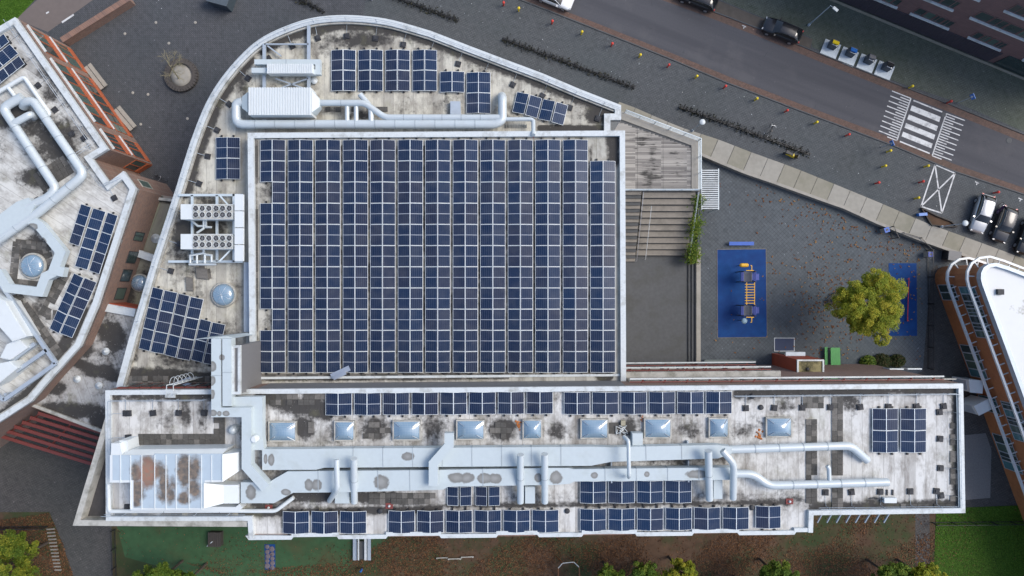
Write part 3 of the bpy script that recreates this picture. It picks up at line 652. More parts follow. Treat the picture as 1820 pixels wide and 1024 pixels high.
T+=tiles(wing_roof,ZS+.01,528,750,562,783,(3,3,0,0),.55)
T+=tiles(wing_roof,ZS+.01,645,750,690,783,(3,3,0,0),.6)
T+=tiles(wing_roof,ZS+.01,870,750,905,783,(3,3,0,0),.55)
hall_t=tiles(hall_roof,ZM+.01,449.5,250,458,330,(6,2,0,0),.03)
hall_t+=tiles(hall_roof,ZM+.01,449.5,362,458,590,(6,2,0,0),.03)
hall_t+=tiles(hall_roof,ZM+.01,462,664.5,905,671,(6,3,0,0),.1)
ct=tiles(curve_roof,ZN+.01,345,472,370,500,(1,4,0,0),.2,.15)
ct+=tiles(curve_roof,ZN+.01,226,668,374,686,(4,3,0,0),.15)
ct+=tiles(curve_roof,ZN+.01,560,190,690,200,(3,3,0,0),.35)
# ------------------------------------------------------------------ brick school on the left
bs=thing('brick_school','brown brick school with orange window frames and white roof edge','building',W(120,330,0))
LB=[(26.5,30.5),(191,265),(163,282),(193,324),(219,304),(241,335),(211,426),(173,543),(142,615.5),(115,645.6),(90,673),(55,714),(0,749.5),(-160,860),(-400,500),(-260,190),(-100,105)]
mb=MB(); mb.prism(WL(LB,ZL+.4),ZG-.02,ZL-.02); mb.build('wall',BRICK,bs)
lst=[(90,270,70,70,.28),(150,170,60,60,.15),(60,470,60,60,.25),('L',[(20,520),(105,640)],30,.35),(0,250,60,60,.2),(100,240,45,35,.6),(80,270,40,25,.55),(60,230,30,20,.5),('L',[(5,215),(35,200)],18,1.0),(60,315,30,18,.8),(110,268,25,20,.8),('L',[(40,60),(185,262)],9,.55),('L',[(150,560),(110,620)],14,.9),(60,445,30,26,.9),('L',[(90,505),(60,560)],15,.7),('L',[(20,520),(105,640)],12,.7),('L',[(10,735),(90,665)],14,1.0),(130,170,14,20,.5),(75,130,12,10,.5),(90,165,20,18,.6),(165,420,6,40,.3),('L',[(205,420),(165,540)],7,.8)]
left_roof=roof_sheet('roof',LB,ZL,RL,bs,lst)
mb=MB(); mb.strip(WL(LB,ZL+.4)[::-1],0,.55,ZL-.3,ZL+.4,True); mb.build('parapet',COP,bs)
mb=MB(); mb.strip(WL(LB[7:14],ZL+.42)[::-1],.56,.72,ZL-.3,ZL+.25); mb.build('gutter_edge',COPD,bs)
def facade(parent,A,B,items,mats):
    """items: (s0,s1,z0,z1,kind) on the vertical wall from A to B (outside on the right hand of A->B)"""
    A=Vector((A[0],A[1],0)); B=Vector((B[0],B[1],0)); d=(B-A); L=d.length; d=d/L; n=Vector((d.y,-d.x,0))
    rz=math.atan2(d.y,d.x)
    for s0,s1,z0,z1,kind in items:
        c=A+d*(s0+s1)/2*L; w=(s1-s0)*L; h=z1-z0; zc=(z0+z1)/2
        if kind=='window':
            mb=MB(); t=.06
            for (dx,dz,ww,hh) in((0,h/2-t/2,w,t),(0,-h/2+t/2,w,t),(-w/2+t/2,0,t,h-2*t),(w/2-t/2,0,t,h-2*t)):
                q=c+d*dx; mb.box((q.x+n.x*.025,q.y+n.y*.025,zc+dz),(ww,.07,hh),rz)
            o=mb.build('window',mats['frame'],parent)
            mb=MB(); q=c-n*0+n*.012; mb.box((q.x,q.y,zc),(w-2*t,.03,h-2*t),rz); mb.build('pane',rnd.choice(mats['glass']),o)
            if rnd.random()<.3:
                mb=MB(); q=c+n*.03+d*rnd.uniform(-.2,.2)*w; mb.box((q.x,q.y,zc),(.07,.05,h-2*t),rz); mb.build('mullion',mats['frame'],o)
        elif kind=='spandrel':
            mb=MB(); q=c+n*.05; mb.box((q.x,q.y,zc),(w,.12,h),rz); mb.build('spandrel',mats['frame'],parent)
        elif kind=='sill':
            mb=MB(); q=c+n*.10; mb.box((q.x,q.y,zc),(w,.24,h),rz); mb.build('sill',COP,parent)
        elif kind=='panel':
            mb=MB(); q=c+n*.03; mb.box((q.x,q.y,zc),(w,.08,h),rz); mb.build('wall_panel',mats['panel'],parent)
FM={'frame':ORANGE,'glass':[GLASS,GLASS,GLASSG],'panel':BRICK}
f0,f1=W(26.5,30.5,ZL+.4),W(191,265,ZL+.4)
it=[]
for (s0,s1,k_) in((.03,.235,2),(.285,.775,6),(.83,.985,2)):
    for (z0,z1) in((4.75,7.1),(1.0,3.3)):
        for i in range(k_):
            a=s0+(s1-s0)*i/k_; b=s0+(s1-s0)*(i+1)/k_; it.append((a+.002,b-.002,z0,z1,'window'))
    it.append((s0,s1,4.05,4.72,'spandrel')); it.append((s0,s1,.35,.97,'spandrel')); it.append((s0,s1,3.9,4.02,'sill')); it.append((s0,s1,7.15,7.25,'sill'))
facade(bs,f1,f0,[(1-b,1-a,c,d,k) for a,b,c,d,k in it],FM)
def wface(p,q,z): return W(*p,z),W(*q,z)
a,b=wface((163,282),(191,265),ZL+.4); facade(bs,a,b,[(.05,.5,1.0,3.2,'window'),(.5,.95,1.0,3.2,'window'),(.05,.95,.1,.95,'spandrel')],FM)
a,b=wface((241,335),(219,304),ZL+.4); facade(bs,a,b,[(.25,.7,4.6,6.6,'window')],{'frame':COPD,'glass':[GLASSG],'panel':BRICK})
a,b=wface((211,426),(241,335),ZL+.4)
a2,b2=wface((173,543),(211,426),ZL+.4)
DK={'frame':DARK,'glass':[GLASS,GLASSG],'panel':BRICK}
facade(bs,a,b,[(.02,.2,4.3,6.0,'window')],DK)
facade(bs,a2,b2,[(.08,.27,4.3,6.0,'window'),(.37,.56,4.3,6.0,'window'),(.66,.85,4.3,6.0,'window')],DK)
# low roofs in the gap between the two schools
lr=thing('link_building','low mossy flat roofed passage squeezed between brick wall and curved roof','building',W(265,440,0))
zq=3.5
low1=[(249,347),(306,356),(282,440),(270,456),(238,442),(205,560),(240,566),(262,470),(306,360)]
q=WL([(238,340),(322,352),(290,470),(262,575),(160,575),(200,430)],zq)
mb=MB(); mb.prism(q,ZG,zq-.02); mb.build('wall',BRICK,lr)
roof_sheet('roof',[(238,340),(322,352),(290,470),(262,575),(160,575),(200,430)],zq,RC,lr,[(225,500,14,40,1.0),('L',[(270,352),(306,358)],6,1.0),(262,500,14,30,.4)],.25)
mb=MB(); mb.strip(WL([(249,350),(309,356)],zq+.3),-.15,.15,zq-.1,zq+.3); mb.build('parapet',COPD,lr)
a=W(219,441,zq+.5); b=W(275,460,zq+.5); mb=MB(); mb.beam(a,b,.75,.5); mb.build('beam',COP,lr)
mb=MB(); mb.beam(W(248,352,zq+.1),W(241,440,zq+.1),.14,.2); mb.build('gutter_edge',COPD,lr)
def dome(px,py,rpx,z,label,h=.55,grid=True):
    t=thing('dome_skylight',label,'skylight',W(px,py,z)); r_=rpx*mpp(z+.3); c=W(px,py,z)
    mb=MB(); mb.lathe(c,[(r_*1.12,0),(r_*1.12,.25),(r_*1.0,.32),(r_*.96,.25)],32); mb.build('kerb_ring',COPD,t)
    mb=MB(); mb.lathe(c,[(r_*.97*math.cos(x),.28+h*math.sin(x)) for x in [i*math.pi/2/7 for i in range(8)]],32); mb.build('dome',SKYG,t)
    mb=MB()
    for i in range(4):
        an=i*math.pi/4+.3; pts=[c+Vector((math.cos(an)*r_*.98*math.cos(x),math.sin(an)*r_*.98*math.cos(x),.29+h*math.sin(x))) for x in [j*math.pi/10 for j in range(11)]]
        mb.tube(pts,.012,4,caps=False)
    mb.build('glazing_bar',SILVER,t)
def skyglass():
    m,n,l,b=nt('skylight_acrylic'); b.inputs['Base Color'].default_value=(.12,.22,.32,1); b.inputs['Roughness'].default_value=.08; b.inputs['Specular IOR Level'].default_value=1.0
    b.inputs['Coat Weight'].default_value=1; b.inputs['Coat Roughness'].default_value=.12
    p=pos_n(n); s=n.new('ShaderNodeSeparateXYZ'); l.new(p,s.inputs[0])
    def ln(o):
        f=math_n(n,l,'FRACT',math_n(n,l,'MULTIPLY',o,7)); return math_n(n,l,'LESS_THAN',f,.14)
    g_=math_n(n,l,'MAXIMUM',ln(s.outputs[0]),ln(s.outputs[1]))
    o=mix_n(n,l,math_n(n,l,'MULTIPLY',g_,.4),(.12,.23,.34),(.42,.48,.52)); o=mix_n(n,l,math_n(n,l,'MULTIPLY',noise_n(n,l,.9,3,p),.35),o,(.5,.55,.58)); l.new(o,b.inputs['Base Color'])
    return m
SKYG=skyglass()
dome(250.5,503,14.5,zq,'round glass dome on the low mossy roof below brick windows')
dome(399,524,20,ZN,'round glass dome beside the rotated solar array on curved roof',.5)
dome(61,473,21,ZL,'round glass dome ringed by dark tiles on the brick school roof',.5)
mb=MB(); mb.lathe(W(277,424,zq),[(.5,0),(.5,.08),(.15,.12),(.15,.25),(.05,.28)],20); tag(mb.build('roof_vent',COP),'round white vent disc on the mossy passage roof','vent')
# link roof with white vents
lk=thing('link_wing','soiled flat link roof between curved parapet and long wing','building',W(140,650,0))
LK=[(173,541),(240,552),(206,680),(186,752),(181,771),(55,722),(90,673),(115,645),(142,615)]
LKb=[(178,541),(244,552),(210,690),(190,755),(181,771),(52,722),(80,660),(130,600)]
mb=MB(); mb.prism(WL(LKb,ZK),3.0,ZK-.02); mb.build('wall',BRICK,lk)
roof_sheet('roof',LKb,ZK,RD,lk,[(195,590,18,14,1.0),(205,600,16,20,.8),(100,690,14,10,1.0),(150,575,20,10,.7),(175,660,30,10,.8),('L',[(125,640),(205,672)],8,1.0),(120,730,60,12,.8),(175,750,14,18,.8),(150,620,14,14,.6)],.25)
mb=MB(); mb.strip(WL([(52,721),(182,770)],ZK+.2),0,.3,ZK-.5,ZK+.2); mb.build('parapet',COPD,lk)
a=W(178,545,ZK+.25); b=W(240,556,ZK+.25); mb=MB(); mb.strip([a,b],-.4,.4,ZK-.1,ZK+.3); mb.build('parapet',COP,lk)
mb=MB(); mb.strip([a,b],.41,.5,zq,ZK+.1); mb.build('wall_cladding',REDBOX,lk)
for (x,y,lb) in((189,624.5,'white disc vent nearest the brick wall on the soiled link roof'),(138,673.5,'white disc vent in the middle of the soiled link roof'),(177,685.5,'white disc vent close to the long wing on the link roof')):
    mb=MB(); mb.lathe(W(x,y,ZK),[(.36,0),(.38,.1),(.36,.16),(.16,.18),(.14,.3),(.04,.32)],24); tag(mb.build('roof_vent',COP),lb,'vent')
# red pergola beams below it
pg=thing('red_louvre_canopy','row of long dark red steel louvres hanging below the link roof edge','canopy',W(90,790,ZP))
for i in range(6):
    t=i/5; z=5.6-.55*i; a=W(68-i*14,734+i*8,z) ; b=W(185-i*4,770+i*11,z)
    mb=MB(); mb.beam(a,b,.34,.16); mb.build('louvre',RUST,pg)
for t in(.03,.5,.97):
    a=W(68+(185-68)*t,734+36*t,5.5); b=W(-2+(165+2)*t,774+(825-774)*t,2.7); mb=MB(); mb.beam(a+Vector((0,0,-.25)),b+Vector((0,0,-.25)),.12,.2); mb.build('support',RUST,pg)
a=W(186,752,ZK-.3)
# plant well on the far-left roof: steel frame, white air units
fr=thing('steel_frame','pale blue grey steel beam frame around the white air units','steel frame',W(60,640,ZL))
P_=[(-30,470),(20,527),(104,644),(98,650),(5,712),(-40,680)]
for a,b in(((-10,488),(100,646)),((100,646),(8,711)),((63,611),(10,650)),((8,711),(-20,690)),((84,622),(30,660))):
    mb=MB(); mb.beam(W(*a,ZL+1.0),W(*b,ZL+1.0),.35,.3); mb.build('beam',STEELB,fr)
for p in((98,646),(63,611),(15,700),(20,522)):
    mb=MB(); q=W(*p,ZL+.45); mb.box((q.x,q.y,ZL+.44),(.25,.25,.86)); mb.build('post',STEELB,fr)
def roofbox(name,label,poly,z0,z1,mat,cat='air unit',lid=True,group=None):
    t=thing(name,label,cat,(*WL(poly,z0)[0][:2],z0),group); p=WL(poly,z1); mb=MB(); mb.prism(p,z0,z1); mb.build('casing',mat,t)
    if lid:
        mb=MB(); c=sum(p,Vector())/len(p); mb.prism([c+(x-c)*.94 for x in p],z1-.01,z1+.04); mb.build('lid',mat,t)
    return t
roofbox('air_unit','long white air unit inside the steel frame on brick school roof',[(-20,520),(10,535),(48,598),(22,607),(-20,560)],ZL,ZL+2.0,WHITE)
roofbox('air_unit','small pale hooded air unit within the steel frame',[(12,612),(34,602),(50,618),(18,640),(0,636)],ZL,ZL+1.5,WHITE)
roofbox('air_unit','white square air unit at the corner of the steel frame',[(-20,650),(18,642),(32,654),(0,680),(-20,690)],ZL,ZL+1.7,WHITE)

# ------------------------------------------------------------------ round cornered building on the right
rb=thing('round_corner_building','brown clad building with rounded corner, white roof and two ribbed balconies','building',W(1760,600,ZP))
zr=6.5
base=[(1804,887),(1764,779),(1725,672),(1700,604),(1678,545),(1664,507),(1661.5,497),(1662,488),(1666,480),(1674,474.5),(1685,473),(1705,479),(1820,523)]
foot=[W(*p,ZP) for p in base]
ext=(foot[0]-foot[1]).normalized(); foot=[foot[0]+ext*25]+foot+[foot[-1]+(foot[-1]-foot[-2]).normalized()*25]
poly=[(p.x,p.y) for p in foot]+[(foot[-1].x+10,foot[0].y)]
mb=MB(); mb.prism(poly,ZG,zr-.02); mb.build('wall',BROWNW,rb)
WROOF=M('white_membrane',(.60,.62,.63),.5,0,(.10,.10,.03),.9,.16,.03,lo=.66,hi=.72)
mb=MB(); n0=len(poly); pp=poly if sum(poly[i][0]*poly[(i+1)%n0][1]-poly[(i+1)%n0][0]*poly[i][1] for i in range(n0))>0 else poly[::-1]
mb.add([(x,y,zr) for x,y in pp],[tuple(range(n0))]); mb.build('roof',WROOF,rb,fix=False)
path=foot      # runs from south-east up round the corner to the east: outside is on the left
mb=MB(); mb.strip(path,-.28,.08,zr-.3,zr+.35); mb.build('parapet',STEELB,rb)
mb=MB(); mb.strip(path,-1.1,-.45,zr-.2,zr+.05); mb.build('gutter',GREYCL,rb) if False else None
def galleries(z,o0,o1,nm):
    mb=MB(); mb.strip(path,o1-.22,o1,z-.12,z+.12); ring=mb.build('ring_beam',WHITE,rb)
    # cross bars
    L=0; step=1.05
    segs=list(zip(path,path[1:]))
    acc=0
    for a,b in segs:
        d=(b-a); l_=d.length; d=d/l_; nn=Vector((-d.y,d.x,0)); t=step-acc
        while t<l_:
            q=a+d*t
            if (q-Vector((52,-3,q.z))).length<42:
                mb=MB(); mb.beam((q.x,q.y,z),(q.x+nn.x*(o1-.2),q.y+nn.y*(o1-.2),z),.10,.10); mb.build('rib',COP,ring)
            t+=step
        acc=(acc+l_)%step
galleries(2.6,0,.85,'a'); galleries(5.75,0,.85,'b')
# windows along the straight west face
A_,B_=foot[1],foot[6]
GB=glassmat('blue_green_glass',(.10,.24,.27),.05,1.0)
SM={'frame':STEELB,'glass':[GB,GLASSG,GLASS],'panel':BROWNW}
Lf=(B_-A_).length
def fs(px,py,z):  # parameter along the facade of a pixel at height z
    p=W(px,py,z); return (p-A_).dot(B_-A_)/Lf**2
itw=[]
for (z0,z1,runs) in((-.4,2.3,[((1664,507),(1672,535),2),((1705,612),(1727,668),4),((1740,700),(1752,728),2),((1766,768),(1792,830),4)]),(3.0,5.5,[((1702,510),(1735,600),7),((1778,712),(1806,780),5)])):
    for p0,p1,k_ in runs:
        s0,s1=sorted((fs(*p1,z0),fs(*p0,z0)))
        for i in range(k_): itw.append((s0+(s1-s0)*i/k_,s0+(s1-s0)*(i+1)/k_,z0,z1,'window'))
facade(rb,B_,A_,[(1-b,1-a,c,d,k) for a,b,c,d,k in itw],SM)
mb=MB(); mb.prism(WL([(1774,514),(1785,514),(1785,524),(1774,524)],zr+.3),zr,zr+.3); tag(mb.build('roof_hatch',DARK),'small dark square hatch on the white membrane roof','hatch')
for pts,lb in(([(1722,675),(1747,677),(1745,699),(1724,697)],'white flat topped shed standing square to the long wing'),([(1731,722),(1757,709),(1764,726),(1740,738)],'white flat topped shed turned at an angle beside the alley')):
    t=thing('storage_shed',lb,'shed',W(*pts[0],ZP)); p=WL(pts,2.1); mb=MB(); mb.prism(p,ZP,2.05); mb.build('wall',WHITE,t)
    mb=MB(); c=sum(p,Vector())/4; mb.prism([c+(x-c)*1.05 for x in p],2.05,2.16); mb.build('roof',WHITE,t)
    mb=MB(); d=(p[3]-p[0]).normalized(); mb.box(((p[0]+p[3])/2-Vector((d.y,-d.x,0))*.0).to_tuple()[:2]+(.6,),(.06,1.0,2.1),math.atan2(d.y,d.x)-R(90)); mb.build('door',STEELB,t)

# ------------------------------------------------------------------ street building at the top right
tb=thing('street_building','dark red brick building with slatted base and pale window ledges across the road','building',W(1650,20,0))
b0,b1=W(1380,-46,0),W(1900,168,0); dd=(b1-b0).normalized(); nn=Vector((-dd.y,dd.x,0))
mb=MB(); mb.prism([b0,b1,b1+nn*14,b0+nn*14],0,11.5); mb.build('wall',BRICKR,tb)
PLUM=M('dark_slats',(.06,.05,.062),.6,0,None,var=.1)
L=(b1-b0).length; o_=-nn
for i in range(10):
    z=.18+i*.24; mb=MB(); a=b0+o_*.06; b=b0+dd*L*.72+o_*.06; mb.beam(a+Vector((0,0,z)),b+Vector((0,0,z)),.10,.15); mb.build('slat',PLUM,tb)
mb=MB(); mb.beam(b0+o_*.35+Vector((0,0,.06)),b1+o_*.35+Vector((0,0,.06)),.22,.12); mb.build('plinth',SLABM2,tb)
FB={'frame':BRICKR,'glass':[GLASS,GLASS,GLASSG],'panel':COP}
its=[]
AMB=M('amber_panel',(.30,.17,.05),.5); 
for (z0,z1,runs) in((3.0,4.3,[(.10,.20),(.27,.36),(.41,.53),(.60,.70),(.78,.90)]),(6.2,7.6,[(.06,.22),(.30,.48),(.54,.72),(.80,.95)]),(9.2,10.6,[(.08,.24),(.32,.5),(.58,.76)])):
    for s0,s1 in runs:
        k_=4
        for i in range(k_): its.append((s0+(s1-s0)*i/k_,s0+(s1-s0)*(i+1)/k_-.002,z0,z1,'window'))
        its.append((s0-.004,s1+.004,z0-.25,z0-.08,'sill'))
facade(tb,b0,b1,its,FB)
for s0,s1 in((.74,.95),):
    mb=MB(); a=b0+dd*L*s0+o_*.04; b=b0+dd*L*s1+o_*.04; mb.beam(a+Vector((0,0,1.3)),b+Vector((0,0,1.3)),.10,2.4); mb.build('glazing',GLASS,tb)

# ------------------------------------------------------------------ timber deck and stairs
dk=thing('timber_deck_stairs','weathered timber deck terrace with wide steps going down to sunken court','deck',W(1175,330,ZG))
zd=3.0; xl=10.72
D0=W(1105,201,zd); D1=W(1243,249,zd); D2=W(1243,340,zd)
pl=[(xl,D0.y+.2),(D1.x,D1.y),(D2.x,D2.y),(xl,D2.y)]
mb=MB(); mb.prism(pl,ZG,zd-.05); mb.build('wall',CONCD,dk)
# deck boards: three bays of planks, built as boards
inn=[(xl,D0.y-.6),(D1.x-.9,D1.y-.75),(D1.x-.9,D2.y+.05),(xl,D2.y+.05)]
y=D2.y+.1; n_b=0
def xr(y):   # right end of a board
    return D1.x-.9
def ytop(x): # northern limit
    t=(x-xl)/(D1.x-.9-xl); return D0.y-.6+(D1.y-.75-(D0.y-.6))*t
bays=[(xl,13.35),(13.38,16.1),(16.13,D1.x-.9)]
while y<D0.y-.7:
    for x0,x1 in bays:
        # clip on the slanting north side
        if ytop(x0)<y+.13: continue
        xe=x1
        if ytop(x1)<y+.13: xe=xl+(y+.13-(D0.y-.6))/((D1.y-.75)-(D0.y-.6))*(D1.x-.9-xl)
        if xe-x0<.2: continue
        mb=MB(); mb.box(((x0+xe)/2,y+.066,zd-.02+rnd.uniform(-.003,.003)),(xe-x0,.132,.05)); mb.build('plank',DECK,dk); n_b+=1
    y+=.147
mb=MB(); mb.strip([D0+Vector((0,.2,0)),D1,D2],-.0,-.85,zd-.1,zd+.06); mb.build('border',CONC,dk)
def rail(parent,pts,h=1.05,r=.03,mat=None,nb=3,post=1.6,nm='railing'):
    mat=mat or SILVER; pts=[Vector(p) for p in pts]
    mb=MB()
    for k_ in range(nb): mb.tube([p+Vector((0,0,h*(1-k_*.33))) for p in pts],r*(1 if k_==0 else .6),6,caps=True)
    for a,b in zip(pts,pts[1:]):
        L_=(b-a).length; m=max(1,int(L_/post))
        for i in range(m+1): q=a.lerp(b,i/m); mb.tube([q,q+Vector((0,0,h))],r*.8,5)
    return mb.build(nm,mat,parent)
PALEB=M('pale_blue_steel',(.58,.66,.70),.4,.2,None,var=.05)
rail(dk,[D0+Vector((.3,.02,.06)),D1+Vector((-.12,-.1,.06)),D2+Vector((-.12,.1,.06))],1.1,.05,PALEB,4)
rail(dk,[(xl+.1,D2.y+.05,zd),(D2.x-.2,D2.y+.05,zd)],1.1,.04,PALEB,3)
ybot=2.99; n=11; rise=(zd-ZG)/n; run=(D2.y-ybot)/n
for i in range(1,n):
    z1=zd-rise*i; yc=D2.y-run*(i-.5)
    mb=MB(); mb.box(((13.95+19.7)/2,yc,(ZG+z1)/2),(5.72,run,z1-ZG)); st_=mb.build('wide_step',CONCD,dk)
    mb=MB(); mb.box((16.82,yc-.03,z1+.025),(5.70,run*.88,.05)); mb.build('seat_board',WOODG,st_)
n2=22
for i in range(1,n2):
    z1=zd-(zd-ZG)/n2*i; r_=(D2.y-ybot+.35)/n2
    mb=MB(); mb.box(((xl+13.85)/2,D2.y-r_*(i-.5),(ZG+z1)/2),(13.85-xl,r_+.01,z1-ZG)); mb.build('step',WOODG if i%2 else CONCD,dk)
rail(dk,[(13.9,D2.y-.2,zd-.3),(13.9,ybot,ZG)],1.0,.03,SILVER,1,2.0,'handrail')
rail(dk,[(14.9,D2.y-1.6,zd-1.0),(14.9,ybot+.2,ZG)],.9,.03,COP,1,2.0,'handrail')
rail(dk,[(19.75,D2.y-.2,zd-.3),(19.75,ybot,ZG)],1.0,.03,PALEB,2,2.0,'handrail')
# slatted white canopy beside the deck
sc=thing('slatted_canopy','white slatted metal canopy jutting out beside the timber deck','canopy',W(1262,340,ZP))
zc=2.6
for i in range(19):
    y=303+i*3.75; a=W(1246,y,zc); b=W(1277,y,zc); mb=MB(); mb.beam(a,b,.10,.16); mb.build('slat',COP,sc)
for x in(1247,1277): mb=MB(); mb.beam(W(x,300,zc-.12),W(x,373,zc-.12),.08,.12); mb.build('edge_beam',PALEB,sc)
for p in((1276,303),(1276,371)):
    q=W(*p,zc-.15); mb=MB(); mb.tube([(q.x,q.y,ZP),(q.x,q.y,zc-.15)],.05,8); mb.build('post',PALEB,sc)
# long concrete steps between court and playground
stp=thing('court_steps','three long dark concrete steps edging the sunken court','steps',W(1232,540,ZG))
for i in range(3):
    a=W(1223+i*5.2,446,ZG); b=W(1223+i*5.2,645,ZG); w=(4-i)*.33
    mb=MB(); x0=a.x; mb.box((x0+ (W(1245,0,ZG).x-x0)/2,(a.y+b.y)/2,ZG+.09+i*.18),(W(1245,0,ZG).x-x0,a.y-b.y,.18-.004)); mb.build('step',CONCD,stp)
mb=MB(); a=W(1237.5,440,ZP); b=W(1245,645,ZP); mb.box(((a.x+b.x)/2,(a.y+b.y)/2,ZP+.04),(b.x-a.x,a.y-b.y,.09)); mb.build('coping',CONC,stp)
# ------------------------------------------------------------------ solar arrays
PW,PL=1.13,1.955
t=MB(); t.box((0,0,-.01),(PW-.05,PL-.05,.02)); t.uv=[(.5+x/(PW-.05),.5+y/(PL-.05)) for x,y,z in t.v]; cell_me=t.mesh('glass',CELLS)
t=MB(); f=.036
for c,s_ in(((0,PL/2-f/2,0),(PW,f,.04)),((0,-PL/2+f/2,0),(PW,f,.04)),((PW/2-f/2,0,0),(f,PL-2*f,.04)),((-PW/2+f/2,0,0),(f,PL-2*f,.04))): t.box((c[0],c[1],-.012),s_)
t.box((0,0,-.02),(PW-.08,PL-.08,.006),mi=1)
frame_me=t.mesh('solar_panel',[FRAME,BLACK])
TILT=R(10)
def array(label,cols,z,step,group=None):
    """cols: list of (start px of the column's top centre, along px vector per panel, number list, tilt sign)."""
    zz=z+.32; c0=W(*cols[0][0],z)
    t=thing('solar_array',label,'solar panels',c0,group)
    for (sx,sy),(ax,ay),rows,sg in cols:
        L=math.hypot(ax,ay)*mpp(zz); sc=L/(PL+.02); an=math.atan2(-ay,ax)+R(90)
        for r_ in rows:
            c=W(sx+ax*(r_+.5),sy+ay*(r_+.5),zz)
            o=bpy.data.objects.new('solar_panel',frame_me); col.objects.link(o); adopt(o,t)
            o.location=c; o.rotation_euler=(rnd.uniform(-.01,.01),sg*TILT+rnd.uniform(-.014,.014),an); o.scale=(sc*1.03,sc,sc)
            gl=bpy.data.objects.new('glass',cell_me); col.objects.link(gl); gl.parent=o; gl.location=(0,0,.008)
        # feet and rail under the column
        u=Vector((ax,ay)).normalized(); mb=MB()
        a=W(sx+ax*(rows[0]-.06),sy+ay*(rows[0]-.06),z+.1); b=W(sx+ax*(rows[-1]+1.06),sy+ay*(rows[-1]+1.06),z+.1)
        mb.beam(a,b,.05,.06)
        for q in (a,b): mb.box((q.x,q.y,z+.07),(.16,.16,.14))
        mb.build('mounting_rail',BLACK,t)
    return t
def pair_cols(x0,ys,npairs,pitch,z,rows,ph,skew=0.0,dy=0.0):
    """pairs of columns running down the picture from row line ys; pitch in px"""
    out=[]; wpx_=PW*math.cos(TILT)*pitch/2.577*1.0
    for i in range(npairs):
        xa=x0+i*pitch+wpx_*.5+.2; xb=xa+wpx_+.07*pitch/2.577
        rr=rows(i) if callable(rows) else (rows,rows)
        out.append(((xa,ys+dy*i),(skew,ph),rr[0],-1)); out.append(((xb,ys+dy*i),(skew,ph),rr[1],1))
    return out
allr=list(range(11))
def mrows(i):
    if i==0: return ([r for r in allr if r not in (2,8)],allr)
    if i==12: return (allr[1:],allr[1:])
    return (allr,allr)
# the first column has gaps: split its rail by making rows contiguous lists
mc=pair_cols(462.3,248.3,13,48.95,ZM,mrows,37.65)
s0=mc[0]; mc=mc[1:]+[(s0[0],s0[1],[0,1],-1),(s0[0],s0[1],[3,4,5,6,7],-1),(s0[0],s0[1],[9,10],-1)]
array('huge solar array of twenty six columns covering the square hall roof',mc,ZM,0)
array('two row solar array of four double columns on the curved roof',pair_cols(588.5,88.5,4,48.2,ZN,[0,1],36.6),ZN,0)
array('single pair of solar panels between two taller arrays on the curved roof',pair_cols(782,127,1,47.8,ZN,[0],37),ZN,0)
array('small two by two solar array next to the grey roof box',pair_cols(829.5,128.5,1,46.5,ZN,[0,1],36.6),ZN,0)
array('small two by two solar array beside the curved parapet',pair_cols(383.5,244,1,46.5,ZN,[0,1],37.3),ZN,0)
def slanted(start,along_,across,counts,z,label,offs=None):
    cols=[]
    for i,n_ in enumerate(counts):
        o=(offs[i] if offs else 0)
        sx=start[0]+across[0]*(i+.5)+along_[0]*o; sy=start[1]+across[1]*(i+.5)+along_[1]*o
        cols.append(((sx,sy),along_,list(range(n_)),-1 if i%2==0 else 1))
    return array(label,cols,z,0)
slanted((918,162),(-9,36),(23.3,6.3),[1,1,1,1],ZN,'four solar panels in a slanting row near the pointed end of curved roof')
slanted((269.5,509.5),(-8.4,36.5),(23.2,5.7),[3,3,3,3,2,2],ZN,'fan shaped solar array set askew next to the round dome',offs=[0,0,0,0,.93,.93])
slanted((141.5,361.5),(-11,34.6),(23.6,7.6),[2,3,3],ZL,'stepped three column solar array near the brick school parapet',offs=[0,.0,.0])
slanted((129.5,485.5),(-14.7,33),(21.3,8.2),[3,3],ZL,'two column solar array following the curved edge of the brick school')
cols=[]
for i in range(3):
    cols.append(((4.7+13.7*i+6.6,57.3+19.7*i+9.6),(-27.3,21.9),[0,1],1 if i%2 else -1))
array('solar array beside square white pipe loop on the brick school',cols,ZL,0)
array('long single row of sixteen solar panels between hall and skylights',pair_cols(578.5,698.5,8,51.15,ZS,[0],40,dy=-.35),ZS,0)
array('single row of twelve solar panels between sunshade facade and skylights',pair_cols(1003,697,6,50.5,ZS,[0],40,dy=-.25),ZS,0)
array('four solar panels tucked against the wide stained duct',pair_cols(793.5,865,2,50.6,ZS,[0],34),ZS,0)
array('eight solar panels tucked against the narrowing duct',pair_cols(1031.5,855,4,50.7,ZS,[0],40,dy=-.25),ZS,0)
array('six solar panels along the garden edge next to the air handling unit',pair_cols(502.5,909,3,51,ZS,[0],40,dy=-.1),ZS,0)
array('twelve solar panels along the garden edge between two bare gaps',pair_cols(690.5,908,6,51.2,ZS,[0],40,dy=-.3),ZS,0)
array('twelve solar panels along the garden edge beside the eight panel group',pair_cols(1031.5,904.5,6,50.8,ZS,[0],40,dy=-.6),ZS,0)
array('lone pair of solar panels at the stepped corner of garden edge',pair_cols(1345,899.5,1,47,ZS,[0],40),ZS,0)
array('two by four solar array alone on the broad pale end of the long wing',pair_cols(1552,726,2,50,ZS,[0,1],39.3),ZS,0)

